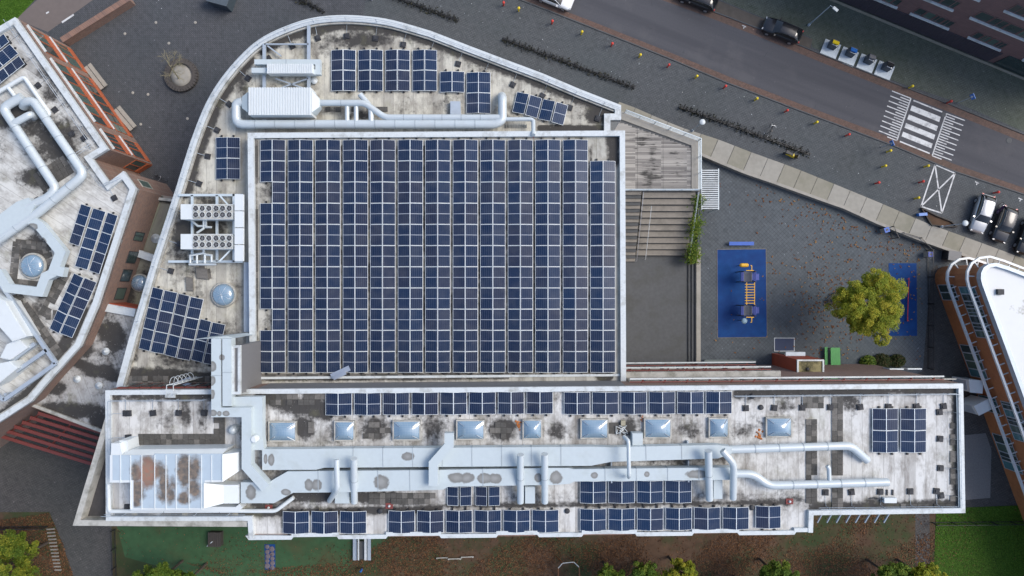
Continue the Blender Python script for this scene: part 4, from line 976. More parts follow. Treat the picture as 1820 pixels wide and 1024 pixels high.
# ------------------------------------------------------------------ skylights on the wing
for i,(cx,w) in enumerate(((503.5,50),(613.5,37),(723.5,50),(836.5,51),(946,35),(1056,50),(1168,49),(1276,36),(1382.5,47))):
    cy=766-(cx-500)*.0085; nm=('square' if w<40 else 'wide')
    side={0:'beside the bent white duct',1:'second along from the bent duct',2:'before the elbow duct',3:'just past the elbow duct',4:'between two wide ones with orange moss',5:'beside the bundle of cables',6:'right after the square duct stub',7:'second from the tiled strip',8:'next to the tiled strip'}[i]
    t=thing('roof_skylight',f'{nm} glazed pyramid skylight {side}','skylight',W(cx,cy,ZS))
    c=W(cx,cy,ZS); hw=w/2*mpp(ZS+.3); hh=18*mpp(ZS+.3)
    mb=MB(); ring=[(c.x-hw,c.y-hh),(c.x+hw,c.y-hh),(c.x+hw,c.y+hh),(c.x-hw,c.y+hh)]
    mb.strip(ring,0,.12,ZS,ZS+.30,True); mb.build('kerb_frame',COPD,t)
    # curved pyramid dome
    n=8; vs_=[];fs_=[]
    for a in range(n+1):
        for b in range(n+1):
            u=a/n*2-1; v=b/n*2-1; h=(1-max(abs(u),abs(v))**2.2)*.45*(.6+.4*math.cos(u*1.2)*math.cos(v*1.2)); vs_.append((c.x+u*(hw-.1),c.y+v*(hh-.1),ZS+.27+h))
    for a in range(n):
        for b in range(n): q=a*(n+1)+b; fs_.append((q,q+n+1,q+n+2,q+1))
    mb=MB(); mb.add(vs_,fs_,0,True); mb.build('glazing',SKYG,t,fix=False)
    mb=MB()
    for sx,sy in((-1,-1),(1,-1),(1,1),(-1,1)): mb.tube([(c.x+sx*(hw-.1),c.y+sy*(hh-.1),ZS+.3),(c.x+sx*hw*.45,c.y+sy*hh*.45,ZS+.64)],.025,5)
    mb.build('hip_bar',SILVER,t)

# ------------------------------------------------------------------ ducts and pipes
def duct(name,label,pts_px,w_px,z,h,mat=DUCT,widths=None,flange=2.4,cat='duct',legs=True,zroof=None):
    """rectangular sheet metal duct; top centre line in pixels at height z+h"""
    zt=z+h; pts=[W(p[0],p[1],zt)-Vector((0,0,h)) for p in pts_px]; k=mpp(zt)
    t=thing(name,label,cat,(pts[0].x,pts[0].y,zroof if zroof is not None else z))
    mb=MB(); ww=[q*k for q in widths] if widths else None; mb.sweep(pts,w_px*k,h,widths=ww); mb.build('duct_body',mat,t)
    for i,(a,b) in enumerate(zip(pts,pts[1:])):
        L=(b-a).length; n=max(1,int(L/flange)); d=(b-a).normalized(); nr=Vector((-d.y,d.x,0))
        for j in range(1,n):
            t_=j/n; q=a.lerp(b,t_); wl=w_px*k if not ww else ww[i]+(ww[i+1]-ww[i])*t_
            mb=MB(); mb.box((q.x,q.y,q.z+h/2),(.06,wl+.06,h+.04),math.atan2(d.y,d.x)); mb.build('flange',FLG,t)
    if legs and zroof is not None:
        for a,b in zip(pts,pts[1:]):
            if (b-a).length>3:
                for t_ in(.25,.75):
                    q=a.lerp(b,t_); mb=MB(); mb.box((q.x,q.y,(zroof+z)/2),(.12,w_px*k*1.08,max(.05,z-zroof)),math.atan2((b-a).y,(b-a).x)); mb.build('support',STEELB,t)
    return t
def pipe(label,pts,r,mat=PIPE,zc=None,name='ventilation_pipe',n=14,flange=2.0,cat='pipe',group=None):
    """pts (px,py,z of the axis)"""
    P=[W(*p) for p in pts]
    # round the corners
    Q=[P[0]]
    for a,b,c in zip(P,P[1:],P[2:]):
        d0=(a-b); d1=(c-b); e=min(r*1.6,d0.length*.45,d1.length*.45); p0=b+d0.normalized()*e; p1=b+d1.normalized()*e
        for i in range(4): u=i/3; Q.append(p0*(1-u)**2+b*2*u*(1-u)+p1*u*u)
    Q.append(P[-1])
    t=thing(name,label,cat,P[0],group); mb=MB(); mb.tube(Q,r,n); mb.build('pipe_body',mat,t)
    for a,b in zip(P,P[1:]):
        L=(b-a).length; m=int(L/flange); d=(b-a).normalized()
        for j in range(1,m):
            q=a.lerp(b,j/m); mb=MB(); mb.tube([q-d*.035,q+d*.035],r*1.06,n); mb.build('flange',FLG,t)
    return t
zD=ZS+.45; hD=.85
duct('ventilation_duct','broad white duct running alongside the skylights of the long wing',[(466,817),(560,816.5),(575,814.5),(1050,811),(1085,808),(1275,803),(1300,800)],30,zD,hD,widths=[37,37,34,34,26,24,12],zroof=ZS)
duct('ventilation_duct','broad stained white duct farther from the skylights',[(428,876),(482,876),(516,857),(615,856),(785,853),(795,850),(985,847),(1012,846),(1020,845),(1298,842),(1306,846)],36,zD,hD,widths=[37,37,38,38,35,30,30,28,22,22,12],zroof=ZS)
pipe('round white pipe ending in a slanting bend beyond the skylight duct',[(1298,799,zD+.4),(1512,792,zD+.4),(1541,818,ZS+.25)],.36)
pipe('long round white pipe continuing the stained duct to a capped end',[(1306,842,zD+.4),(1338,842,zD+.4),(1366,863,zD+.4),(1578,857,zD+.4)],.36)
duct('ventilation_duct','elbow duct crossing from the skylights over both broad ducts',[(798,770),(798,792),(770,824),(770,864)],16,zD+.95,.7,legs=False,zroof=ZS)
mb_l=[('first of the thin crossing pipes beside the stained duct with kinked foot',[(598,817,17.0),(600,868,17.0),(586,890,ZS+.4)],.24),
('straight crossing pipe beside the kinked pipe',[(629,815,17.0),(630,893,ZS+.7)],.30),
('crossing pipe next to the dark round stain on the duct',[(925,808,17.0),(925,893,ZS+.7)],.30),
('crossing pipe right over the dark round duct stain',[(968,807,17.0),(968.5,893,ZS+.7)],.30),
('straight crossing pipe at the tapered duct ends',[(1259,801,17.0),(1261,888,ZS+.7)],.32),
('kinked crossing pipe joining the two tapered duct ends',[(1284,801,17.0),(1304,824,17.0),(1303,886,ZS+.7)],.30)]
for lb,p,r_ in mb_l: pipe(lb,p,r_)
pipe('slender white pipe from the cable bundle over both ducts',[(1109,776,16.6),(1117,783,17.1),(1118,845,17.1),(1117.5,848,16.3)],.17,flange=9)
pipe('short curved pipe stub standing above the round end pipe',[(1470,828,ZS+.9),(1473,832,ZS+.9),(1474,854,ZS+.9)],.18,flange=9)
for (x,y,w,h,lb) in((608,884,26,22,'small white fan box between the kinked and straight pipes'),(942,880,18,30,'small white fan box between the two pipes at the round stain'),(1276,870,16,34,'narrow white fan box at the tapered duct end'),(1133,781,19,22,'square duct stub beside the skylight and cable bundle'),):
    roofbox('fan_box',lb,[(x-w/2,y-h/2),(x+w/2,y-h/2),(x+w/2,y+h/2),(x-w/2,y+h/2)],ZS,ZS+.8,DUCT,'fan box')
roofbox('grey_roof_box','plain grey metal box lid beside the small solar array on curved roof',[(800,180),(818,180),(819,205),(800,206)],ZN,ZN+.5,STEELB,'roof box')
# bent twin ducts beside the grey stair housing
gh=thing('stair_housing','grey clad stair housing with recessed pale frame beside twin ducts','roof structure',W(440,650,ZM))
zt=ZS+1.6
mb=MB(); mb.prism(WL([(413,615),(428,614),(428,700),(413,700)],zt),ZN,zt); mb.build('wall',GREYCL,gh)
a=WL([(428,614),(428,700)],zt); b=WL([(456,606),(455,688)],ZM)
mb=MB(); mb.add([a[0],a[1],b[1],b[0],(a[0].x,a[0].y,ZM),(a[1].x,a[1].y,ZM)],[(0,1,2,3),(0,3,4),(1,5,2)]); mb.build('sloped_cladding',GREYCL,gh)
q=WL([(413,614),(428.5,613.5),(428.5,700.5),(413,700.5)],zt); mb=MB(); mb.strip(q[::-1],0,.22,zt-.1,zt+.2,True); mb.build('roof_edge',COP,gh)
mb=MB(); mb.beam(W(431,624,ZS),W(453,616,ZM+.8),.08,.08); mb.build('handrail',COP,gh)
zT=ZS+1.0
duct('twin_duct','outer white duct climbing over the wing edge then stepping to the air unit',[(384,602),(384,733),(438,733),(438,830),(472,868)],17,zT,.9,legs=False,zroof=ZS)
duct('twin_duct','inner white duct beside the grey stair housing',[(403,602),(403.5,722)],16,zT+.02,.9,legs=False,zroof=ZS)
duct('twin_duct','short hooked white duct from stair housing to the skylight duct',[(412,714),(458,714),(458,775),(458,800)],17,ZS+.6,.75,legs=False,zroof=ZS,widths=[17,17,17,22])
for x,lb in((384,'angled head of the outer twin duct leaning to the hall'),(403,'angled head of the inner twin duct leaning to the hall')):
    pass
t=thing('twin_duct_hood','sloping white hood joining both twin ducts to the hall wall','duct',W(400,600,ZN)); mb=MB(); p0=WL([(375.5,602),(412,602)],zT+.9); p1=WL([(376,598),(436,592)],ZM+.6); 
mb.prism([p0[0],p0[1],p1[1],p1[0]],ZM+.2,zT+.3); mb.build('hood',DUCT,t)
mb=MB(); mb.lathe(W(455,779,ZS+1.4),[(.32,0),(.32,.5),(.2,.55)],20); tag(mb.build('exhaust_cap',WHITE),'small round exhaust cap on the hooked duct','vent')
mb=MB(); mb.lathe(W(419,762,ZS),[(.42,0),(.42,.5),(.36,.75),(.2,.9),(.02,.95)],20); tag(mb.build('roof_ventilator',PIPE),'shiny domed ventilator beside the outer twin duct','vent')

# ------------------------------------------------------------------ air handling unit on the wing
STN=None
def ahumat():
    m,n,l,b=nt('stained_unit_roof'); p=pos_n(n); a=n.new('ShaderNodeAttribute'); a.attribute_name='stain'; r_=n.new('ShaderNodeAttribute'); r_.attribute_name='rust'
    nz=noise_n(n,l,1.4,6,p,rough=.65); v=math_n(n,l,'ADD',a.outputs['Fac'],math_n(n,l,'MULTIPLY',math_n(n,l,'SUBTRACT',nz,.5),1.6)); k_=ramp_n(n,l,v,.25,.85)
    c=mix_n(n,l,nz,(.44,.53,.60),(.36,.43,.49)); dirt=mix_n(n,l,r_.outputs['Fac'],(.10,.085,.07),(.30,.14,.085)); dirt=mix_n(n,l,ramp_n(n,l,noise_n(n,l,3,4,p),.4,.7),dirt,(.22,.16,.11))
    l.new(mix_n(n,l,math_n(n,l,'MULTIPLY',k_,.95),c,dirt),b.inputs['Base Color']); b.inputs['Roughness'].default_value=.4
    return m
AHU=ahumat()
zA=ZS+2.3
ah=thing('air_handling_unit','large white rooftop air handling unit with rust brown stained top','air unit',W(300,860,ZS))
poly=[(195,809),(394,808),(394,857),(361,858),(361,906),(231,906),(231,858),(195,858)]
mb=MB(); mb.prism(WL(poly,zA),ZS,zA-.02); mb.build('casing',WHITE,ah)
r=roof_sheet('top_sheet',poly,zA,AHU,ah,[(243, 842, 11.5, 20.0, 1.0), (242, 872, 13.799999999999999, 22.5, 1.2), (243, 893, 9.2, 10.0, 0.9), (263, 838, 13.799999999999999, 30.0, 1.3), (284, 838, 12.649999999999999, 15.0, 0.95), (291, 860, 9.2, 32.5, 1.0), (302, 880, 9.2, 17.5, 0.9), (283, 875, 6.8999999999999995, 17.5, 0.7), (308, 860, 8.049999999999999, 17.5, 0.7), (328, 838, 14.95, 30.0, 1.15), (327, 886, 11.5, 11.25, 1.0), (345, 868, 12.649999999999999, 17.5, 1.0), (345, 835, 11.5, 25.0, 1.0)],.12)
me=r.data; at=me.attributes.new('rust','FLOAT','POINT'); co=np.empty(len(me.vertices)*3,np.float32); me.vertices.foreach_get('co',co); co=co.reshape(-1,3); px_=co[:,0]/mpp(zA)+910; py_=512-co[:,1]/mpp(zA)
at.data.foreach_set('value',np.clip(1.4-np.hypot((px_-262)/16,(py_-840)/26),0,1).astype(np.float32))
for x in(214,232,252,275,295,313,336,358,376):
    y1=858 if x<231 else (906 if x<361 else 857)
    a=W(x,809,zA+.03); b=W(x,y1,zA+.03); mb=MB(); mb.beam(a,b,.05,.06); mb.build('seam',WHITE,ah)
p=WL([(216,808.5),(394,808)],zA-.02); q=WL([(234,799),(404,797)],ZS+1.7)
mb=MB(); mb.add([p[0],p[1],q[1],q[0]],[(0,1,2,3)]); mb.add([p[0],q[0],(q[0].x,q[0].y,ZS),(p[0].x,p[0].y,ZS)],[(0,1,2,3)]); mb.add([p[1],q[1],(q[1].x,q[1].y,ZS),(p[1].x,p[1].y,ZS)],[(0,1,2,3)]); mb.add([q[0],q[1],(q[1].x,q[1].y,ZS),(q[0].x,q[0].y,ZS)],[(0,1,2,3)]); mb.build('side_panel',WHITE,ah)
def hood(x0,x1,y0,y1,zb,zt,nm):
    a=WL([(x0,y1),(x1,y1)],zt); mid=W((x0+x1)/2,y0,zt); mb=MB()
    k0=W(x0,y1,zt); k1=W(x1,y1,zt); top=W((x0+x1)/2-2,y0,zt); 
    mb.prism([k0,k1,top+Vector((.35,0,0)),top+Vector((-.35,0,0))],zb,zt); return mb.build('intake_hood',WHITE,ah)
hood(197,217,788,809,ZS,zA-.05,''); hood(213,229,783,809,ZS,zA-.5,'')
def transition(label_part,x0,x1,ya0,ya1,yb0,yb1,z0a,z1a,z0b,z1b):
    A_=[W(x0,ya0,z1a),W(x0,ya1,z1a)]; B_=[W(x1,yb0,z1b),W(x1,yb1,z1b)]
    vs_=[A_[0],A_[1],B_[1],B_[0],(A_[0].x,A_[0].y,z0a),(A_[1].x,A_[1].y,z0a),(B_[1].x,B_[1].y,z0b),(B_[0].x,B_[0].y,z0b)]
    mb=MB(); mb.add(vs_,[(0,1,2,3),(7,6,5,4),(0,4,5,1),(1,5,6,2),(2,6,7,3),(3,7,4,0)]); return mb.build('transition',WHITE,ah)
transition('',395,424,808,857,804,838,ZS,zA+.1,ZS+.3,ZS+1.5)
transition('',362,397,859,904,862,895,ZS,zA+.1,ZS+.3,ZS+1.6)
transition('',397,424,862,895,862,895,ZS+.3,ZS+1.6,ZS+.4,ZS+1.4)
mb=MB(); mb.strip(WL([(232,905),(420,907),(428,900)],ZS+1.0),-.2,.25,ZS,ZS+.9); mb.build('base_casing',WHITE,ah)
pipe('pale low pipe edging the air handling unit along the wing parapet',[(193,860,ZS+.35),(194,909,ZS+.35),(490,908,ZS+.35),(522,884,ZS+.35)],.18,WHITE,flange=4)

# ------------------------------------------------------------------ plant on the curved roof
def ribbed(name,label,x0,y0,x1,y1,z0,z1,n):
    t=thing(name,label,'air unit',W((x0+x1)/2,(y0+y1)/2,ZN)); p=WL([(x0,y0),(x1,y0),(x1,y1),(x0,y1)],z1)
    mb=MB(); mb.prism(p,z0,z1-.05); mb.build('casing',WHITE,t)
    for i in range(n):
        x=x0+(x1-x0)*(i+.5)/n; a=W(x,y0,z1); b=W(x,y1,z1); mb=MB(); mb.box(((a.x+b.x)/2,(a.y+b.y)/2,z1-.03),((x1-x0)/n*mpp(z1)*.62,abs(a.y-b.y)+.06,.10)); mb.build('rib',WHITE,t)
    return t
ru=ribbed('ribbed_air_unit','big white ribbed air unit with tapered ends on curved roof',441,156,553,204,ZN+.5,ZN+2.2,24)
def tap(parent,xa,ya0,ya1,xb,yb0,yb1,z0,z1,s=.5):
    A_=[W(xa,ya0,z1),W(xa,ya1,z1)]; B_=[W(xb,yb0,z1-.35),W(xb,yb1,z1-.35)]
    vs_=[A_[0],A_[1],B_[1],B_[0],(A_[0].x,A_[0].y,z0),(A_[1].x,A_[1].y,z0),(B_[1].x,B_[1].y,z0+.35),(B_[0].x,B_[0].y,z0+.35)]
    mb=MB(); mb.add(vs_,[(0,1,2,3),(7,6,5,4),(0,4,5,1),(1,5,6,2),(2,6,7,3),(3,7,4,0)]); mb.build('tapered_end',DUCT,parent)
tap(ru,554,160,200,568,176,190,ZN+.6,ZN+2.1); tap(ru,440,164,200,430,172,192,ZN+.6,ZN+2.0)
ru2=ribbed('ribbed_air_unit','small white ribbed air unit with flat duct loop beside it',474,114,556,130,ZN+.6,ZN+1.6,20)
duct('ventilation_duct','flat white duct loop wrapped around the small ribbed unit',[(452,110),(565,110),(565,128),(556,128)],9,ZN+.7,.5,legs=False)
duct('ventilation_duct','short flat duct poking out of the small ribbed unit',[(447,125),(474,125)],9,ZN+.7,.5,legs=False)
sf=thing('steel_frame','pale steel beam platform under the two ribbed air units','steel frame',W(510,130,ZN))
for a,b in(((470,78),(470,214)),((549,46),(549,214)),((470,79),(549,79)),((476,82),(500,100)),((490,140),(548,160)),((548,140),(490,160))):
    w_=.3 if a[0]==b[0] else .12
    mb=MB(); mb.beam(W(*a,ZN+.45),W(*b,ZN+.45),w_,.2); mb.build('beam',STEELB,sf)
pipe('large shiny pipe looping from the ribbed unit along the hall wall',[(432,181,ZN+1.3),(420,184,ZN+1.3),(420,221,ZN+1.1),(880,221,ZN+1.1),(893,214,ZN+1.1),(893,174,ZN+1.1),(892,171,ZN+.2)],.42,flange=1.8)
pipe('thinner shiny pipe leaving the tapered end and kinking towards the hall wall',[(566,183,ZN+1.4),(648,183,ZN+1.4),(684,209,ZN+1.2),(888,209,ZN+1.2)],.30,flange=1.8)
pipe('short bent pipe rising between the two long pipes',[(640,168,ZN+1.2),(659,190,ZN+1.2),(660,216,ZN+1.2)],.26,flange=3)
for x,lb in((617,'stub pipe linking the two long pipes, closer to the ribbed unit'),(633,'stub pipe linking the two long pipes, closer to the bent pipe')): pipe(lb,[(x,189,ZN+1.2),(x,217,ZN+1.2)],.22,flange=9)
pipe('thin white pipe hooking over the hall parapet',[(893,212,ZN+1.1),(944,212,ZN+1.1),(948,215,ZN+1.1),(948,240,ZM+.6)],.2,flange=9)
for i in range(9):
    x=885+i*5.6; 
mb=MB()
for i in range(9): mb.box(W(900+i*4.5,224,ZN+.1).to_tuple(),(.06,.35,.2))
tag(mb.build('pipe_bracket_row',COPD),'row of small pale pipe brackets beneath the thin hooked pipe','bracket')
mb=MB(); mb.lathe(W(560,145,ZN),[(.22,0),(.22,.25),(.34,.27),(.34,.36),(.05,.45)],18); tag(mb.build('roof_vent',COP),'white mushroom vent next to the ribbed air units','vent')
# chillers
def chiller(y0,y1,label):
    z1=ZN+2.3; t=thing('chiller',label,'chiller',W(368,(y0+y1)/2,ZN)); p=WL([(321,y0),(414,y0),(414,y1),(321,y1)],z1)
    mb=MB(); mb.prism(p,ZN+.6,z1); mb.build('casing',WHITE,t)
    mb=MB(); mb.prism(WL([(343,y0+1),(413,y0+1),(413,y1-1),(343,y1-1)],z1),z1-.02,z1+.03); mb.build('fan_deck',COPD,t)
    for i in range(6):
        for j in range(2):
            x=348+i*11.7+(1 if i>2 else 0); y=y0+7.5+j*11.5; c=W(x,y,z1+.03); r_=.25
            mb=MB(); mb.lathe(c,[(r_*1.15,0),(r_*1.15,.07),(r_,.07),(r_*.98,-.01)],20); f_=mb.build('fan',COP,t)
            mb=MB(); mb.lathe(c,[(r_*.99,.0),(r_*.99,.02)],20); mb.build('fan_well',BLACK,f_)
            mb=MB()
            for k_ in range(5):
                an=k_*math.tau/5+rnd.random()*.3; mb.box((c.x+math.cos(an)*r_*.5,c.y+math.sin(an)*r_*.5,c.z+.035),(r_*.75,.06,.015),an)
            mb.lathe(c,[(.05,.02),(.05,.05)],8); mb.build('fan_blades',GREYCL,f_)
    return t
chiller(363,390,'white chiller with twelve fans nearest the small two by two array'); chiller(416,443,'white chiller with twelve fans nearest the ballast slabs')
cf=thing('steel_frame','pale steel platform frame carrying the two chillers and screen','steel frame',W(375,405,ZN))
for a,b in(((318,347),(432,347)),((300,465),(432,465)),((342,347),(342,465)),((386,347),(386,465)),((390,347),(418,378)),((390,465),(418,436)),((416,345),(416,466))):
    mb=MB(); mb.beam(W(*a,ZN+.5),W(*b,ZN+.5),.22,.2) if a[0]==b[0] or a[1]==b[1] else mb.beam(W(*a,ZN+2.4),W(*b,ZN+1.5),.12,.12); mb.build('beam',PALEB,cf)
for i in range(4):
    y=345.5+i*30; mb=MB(); mb.prism(WL([(417,y),(432,y),(432,y+28.6),(417,y+28.6)],ZN+2.6),ZN+2.3,ZN+2.6); mb.build('screen_panel',WHITE,cf)
mb=MB(); mb.strip(WL([(437,466),(437,590)],ZN+.8),-.2,.5,ZN+.3,ZN+.8); tag(mb.build('cable_tray',STEELB),'long pale blue covered tray running down beside the hall wall','cable tray')
for lb,pts in(('insulated pipe manifold between the two chillers',[[(340,392),(352,402),(368,402)],[(362,391),(362,406),(350,414)],[(366,391),(366,404),(376,404)]]),('white pipe manifold between chiller and ballast slabs',[[(362,444),(362,450),(338,454),(338,468)],[(350,454),(350,468)],[(364,450),(364,468)],[(364,452),(376,454),(376,466)],[(336,470),(384,470)]])):
    t=thing('pipe_manifold',lb,'pipes',W(*pts[0][0],ZN))
    for p in pts: mb=MB(); mb.tube([W(x,y,ZN+1.2) for x,y in p],.11,8); mb.build('pipe',PIPE,t)
for pts,lb in(([(346,474),(368,478),(371,498),(348,495)],'stack of grey ballast slabs by the pipe manifold'),([(329,492),(342,494),(343,518),(330,518)],'narrow stack of ballast tiles near the round dome')):
    t=thing('ballast_stack',lb,'slabs',W(*pts[0],ZN))
    for k_ in range(3):
        p=WL(pts,ZN+.2); c=sum(p,Vector())/4; mb=MB(); mb.prism([c+(x-c)*(1-.04*k_)+Vector((.03*k_,.02,0)) for x in p],ZN+.02+.09*k_,ZN+.1+.09*k_); mb.build('slab',TILE2,t)

# ------------------------------------------------------------------ pipes on the brick school
pipe('long white pipe with hooked head nearest the brick school parapet',[(42,190,ZL+.4),(45,181,ZL+1.0),(60,180,ZL+1.0),(150,310,ZL+1.0),(68,378,ZL+1.0),(-10,432,ZL+1.0)],.42,flange=1.9)
pipe('long white pipe of the brick school loop, farther from the parapet',[(40,172,ZL+1.0),(5,192,ZL+1.0),(100,335,ZL+1.0),(88,350,ZL+1.0),(50,368,ZL+1.0)],.42,flange=1.9)
pipe('short curved pipe bridging the two long pipes',[(26,219,ZL+1.1),(55,203,ZL+1.1),(61,208,ZL+.3)],.34,flange=9)
pipe('slim square looped white pipe beside a small solar array',[(-10,168,ZL+.5),(43,137,ZL+.5),(88,202,ZL+.5),(84,206,ZL+.5)],.2,WHITE,flange=9)
pipe('slim branch of the square looped pipe',[(14,155,ZL+.5),(27,172,ZL+.5)],.18,WHITE,flange=9)
duct('ventilation_duct','broad pale duct meeting the pipe loop on the brick school',[(-20,418),(40,372),(56,358)],34,ZL+.5,.9,widths=[36,34,18],legs=False)
duct('ventilation_duct','pale duct winding around the dome on the brick school',[(44,384),(70,402),(107,448),(95,480),(113,484)],17,ZL+.5,.7,legs=False)
duct('ventilation_duct','pale duct closing the dome ring near the white air units',[(-6,482),(12,512),(70,519),(80,492),(100,482)],16,ZL+.48,.7,legs=False)
ring=[(28,429),(84,436),(92,470),(78,512),(20,505),(28,429)]
for a,b in zip(ring,ring[1:]):
    L=math.dist(a,b)*mpp(ZL); n=int(L/.5)
    for w_ in range(2):
        for i in range(n):
            p=lerp(a,b,(i+.5)/n); c=(56,470); p=lerp(p,c,.16*w_)
            o=bpy.data.objects.new('paving_tile',tile_me[rnd.choice((0,0,1))]); col.objects.link(o); adopt2(o,left_roof); q=W(*p,ZL+.02); o.location=q; o.rotation_euler=(0,0,math.atan2(-(b[1]-a[1]),b[0]-a[0]))
for (a,b,wn_) in(((70,330),(125,295),4),((88,345),(40,378),3),((22,522),(106,640),2),((120,470),(72,560),2),((105,556),(80,555),2)):
    L=math.dist(a,b)*mpp(ZL); n=int(L/.5); ang=math.atan2(-(b[1]-a[1]),b[0]-a[0]); nx_,ny_=-(b[1]-a[1])/math.dist(a,b),(b[0]-a[0])/math.dist(a,b)
    for w_ in range(wn_):
        for i in range(n):
            if rnd.random()<.08: continue
            p=lerp(a,b,(i+.5)/n); q=W(p[0]+nx_*8.9*(w_-wn_/2),p[1]+ny_*8.9*(w_-wn_/2),ZL+.02)
            o=bpy.data.objects.new('paving_tile',tile_me[rnd.choice((0,0,0,1))]); col.objects.link(o); adopt2(o,left_roof); o.location=q; o.rotation_euler=(0,0,ang)

# ------------------------------------------------------------------ fall-protection railings with ballast blocks
bal=MB(); bal.box((0,0,.07),(.55,.55,.14),taper=.92); bal.box((0,0,.17),(.3,.3,.06)); bal_me=bal.mesh('ballast_block',DARK)
def safety(label,pts_px,z,inside_left,step=2.75,reach=1.45,off=.95):
    P=WL(pts_px,z); t=thing('safety_railing',label,'railing',P[0])
    sgn=1 if inside_left else -1
    def offs(d):
        mb=MB(); 
        out=[]
        for i,p in enumerate(P):
            d0=(P[i]-P[i-1]).normalized() if i else (P[1]-P[0]).normalized(); d1=(P[i+1]-P[i]).normalized() if i<len(P)-1 else d0
            t_=(d0+d1).normalized(); c=max(.5,t_.dot(d0)); out.append(p+Vector((-t_.y,t_.x,0))*sgn*d/c)
        return out
    rl=offs(off-.35)
    mb=MB(); mb.tube([p+Vector((0,0,1.05)) for p in rl],.024,5); mb.tube([p+Vector((0,0,.6)) for p in rl],.02,5); mb.build('rail',STEELB,t)
    dist=step*.5
    acc=0
    for a,b in zip(rl,rl[1:]):
        L=(b-a).length; d=(b-a).normalized(); nn_=Vector((-d.y,d.x,0))*sgn; s_=dist-acc
        while s_<L:
            q=a+d*s_; e=q+nn_*reach
            mb=MB(); mb.tube([q+Vector((0,0,1.05)),q+Vector((0,0,.08)),e+Vector((0,0,.08))],.025,5); mb.build('post',STEELB,t)
            o=bpy.data.objects.new('ballast_block',bal_me); col.objects.link(o); adopt(o,t); o.location=e; o.rotation_euler=(0,0,math.atan2(d.y,d.x)+rnd.uniform(-.15,.15))
            s_+=step*rnd.uniform(.92,1.08)
            dist=step
        acc=L-(s_-step) if s_>L else 0
        acc=min(acc,step*.9)
safety('thin safety railing with dark ballast blocks following the curved parapet',SC[1:],ZN,False,2.9)
safety('thin safety railing with ballast blocks around the broad pale wing end',[(1300,690),(1704,686),(1708,908),(1450,911)],ZS,False,2.5,1.2)
safety('thin safety railing with ballast blocks around the stained wing corner',[(192,800),(192,698),(372,697)],ZS,False,2.25,1.25)
safety('thin safety railing along the diagonal edge of the brick school',[(29,36),(186,263),(160,280),(192,320),(217,308)],ZL,False,2.8,1.3)
mb=MB(); a=W(196,923,ZS+1.2); b=W(440,924,ZS+1.2)
safety('thin safety railing behind the air handling unit along the wing parapet',[(440,923),(192,923)],ZS,False,3.0,.5)
# cage ladder at the wing corner
ld=thing('cage_ladder','white caged ladder climbing onto the wing corner','ladder',W(305,690,ZN))
for s_ in(-1,1):
    c=W(302+s_*6,690,ZS+1.0); mb=MB(); mb.tube([(c.x,c.y+.25,ZN),(c.x,c.y+.25,ZS+1.0),(c.x,c.y-.6,ZS+1.0),(c.x,c.y-.6,ZS)],.04,6); mb.build('rail',COP,ld)
for i in range(18):
    z=ZN+.3+i*.3; a=W(296,690,ZS+1); b=W(308,690,ZS+1); mb=MB(); mb.tube([(a.x,a.y+.25,z),(b.x,b.y+.25,z)],.02,5); mb.build('rung',COP,ld)
for i in range(5):
    z=ZN+2+i*.75; a=W(302,690,ZS+1); pts=[(a.x+.38*math.cos(u),a.y+.3+.6*math.sin(u),z) for u in[j*math.pi/8 for j in range(9)]]; mb=MB(); mb.tube(pts,.025,5); mb.build('cage_hoop',COP,ld)
mb=MB(); mb.prism(WL([(293,692),(311,692),(311,707),(293,707)],ZS+.2),ZS+.05,ZS+.2); mb.build('landing',COP,ld)
mb=MB(); mb.beam(W(313,682,ZN+1),W(340,672,ZN+1),.35,.1); mb.build('gangway',SILVER,ld)
# small roof odds and ends
mb=MB(); mb.box((0,0,.05),(1.9,.55,.10)); 
def small(name,label,cat,parts):
    t=thing(name,label,cat,parts[0][4])
    for nm,mb_,mt,_,_2 in parts: mb_.build(nm,mt,t)
c=W(1578,887,ZS); a=MB(); a.box((c.x,c.y,ZS+.25),(1.1,.45,.4)); b=MB(); b.tube([c+Vector((-.5,0,.3)),c+Vector((-1.2,.15,.1)),c+Vector((-1.7,.05,.1))],.04,6); d=MB(); d.box((c.x-.1,c.y+.6,ZS+.05),(.12,.5,.1)); d.box((c.x+.4,c.y+.6,ZS+.05),(.12,.5,.1))
small('split_unit','little white cooling unit with hose beside the wing edge blocks','air unit',[('casing',a,WHITE,0,c),('hose',b,DARK,0,c),('foot',d,DARK,0,c)])
for (x,y,lb) in((692,899,'red square drain plate by the bare gap between garden edge panels'),(1403,891,'red square drain plate near the lone solar pair'),(478,902,'red square drain plate beside the low pale pipe')):
    c=W(x,y,ZS); t=thing('drain_plate',lb,'drain',c); mb=MB(); mb.box((c.x,c.y,ZS+.03),(.65,.5,.06)); mb.build('plate',M('faded_red',(.20,.05,.045),.8) if 'faded_red' not in bpy.data.materials else bpy.data.materials['faded_red'],t)
    mb=MB(); mb.lathe((c.x,c.y,ZS+.06),[(.11,0),(.11,.1),(.06,.14)],12); mb.build('cap',COP,t)
for (x,y,lb) in((676,908,'dark round drain in the bare gap beside the stained duct'),(1008,908,'dark round drain in the bare gap under the fan boxes'),(1336,902,'dark round drain beside the lone solar pair'),(1337,704,'dark round drain near the end of the skylight panel row'),(1352,724,'dark round drain on a pale pad')):
    mb=MB(); mb.lathe(W(x,y,ZS),[(.24,0),(.24,.1),(.14,.16),(.05,.18)],14); tag(mb.build('roof_drain',DARK),lb,'drain')
c=W(1095,765,ZS); t=thing('cable_bundle','messy bundle of white cables on dark mat between skylights','cables',c)
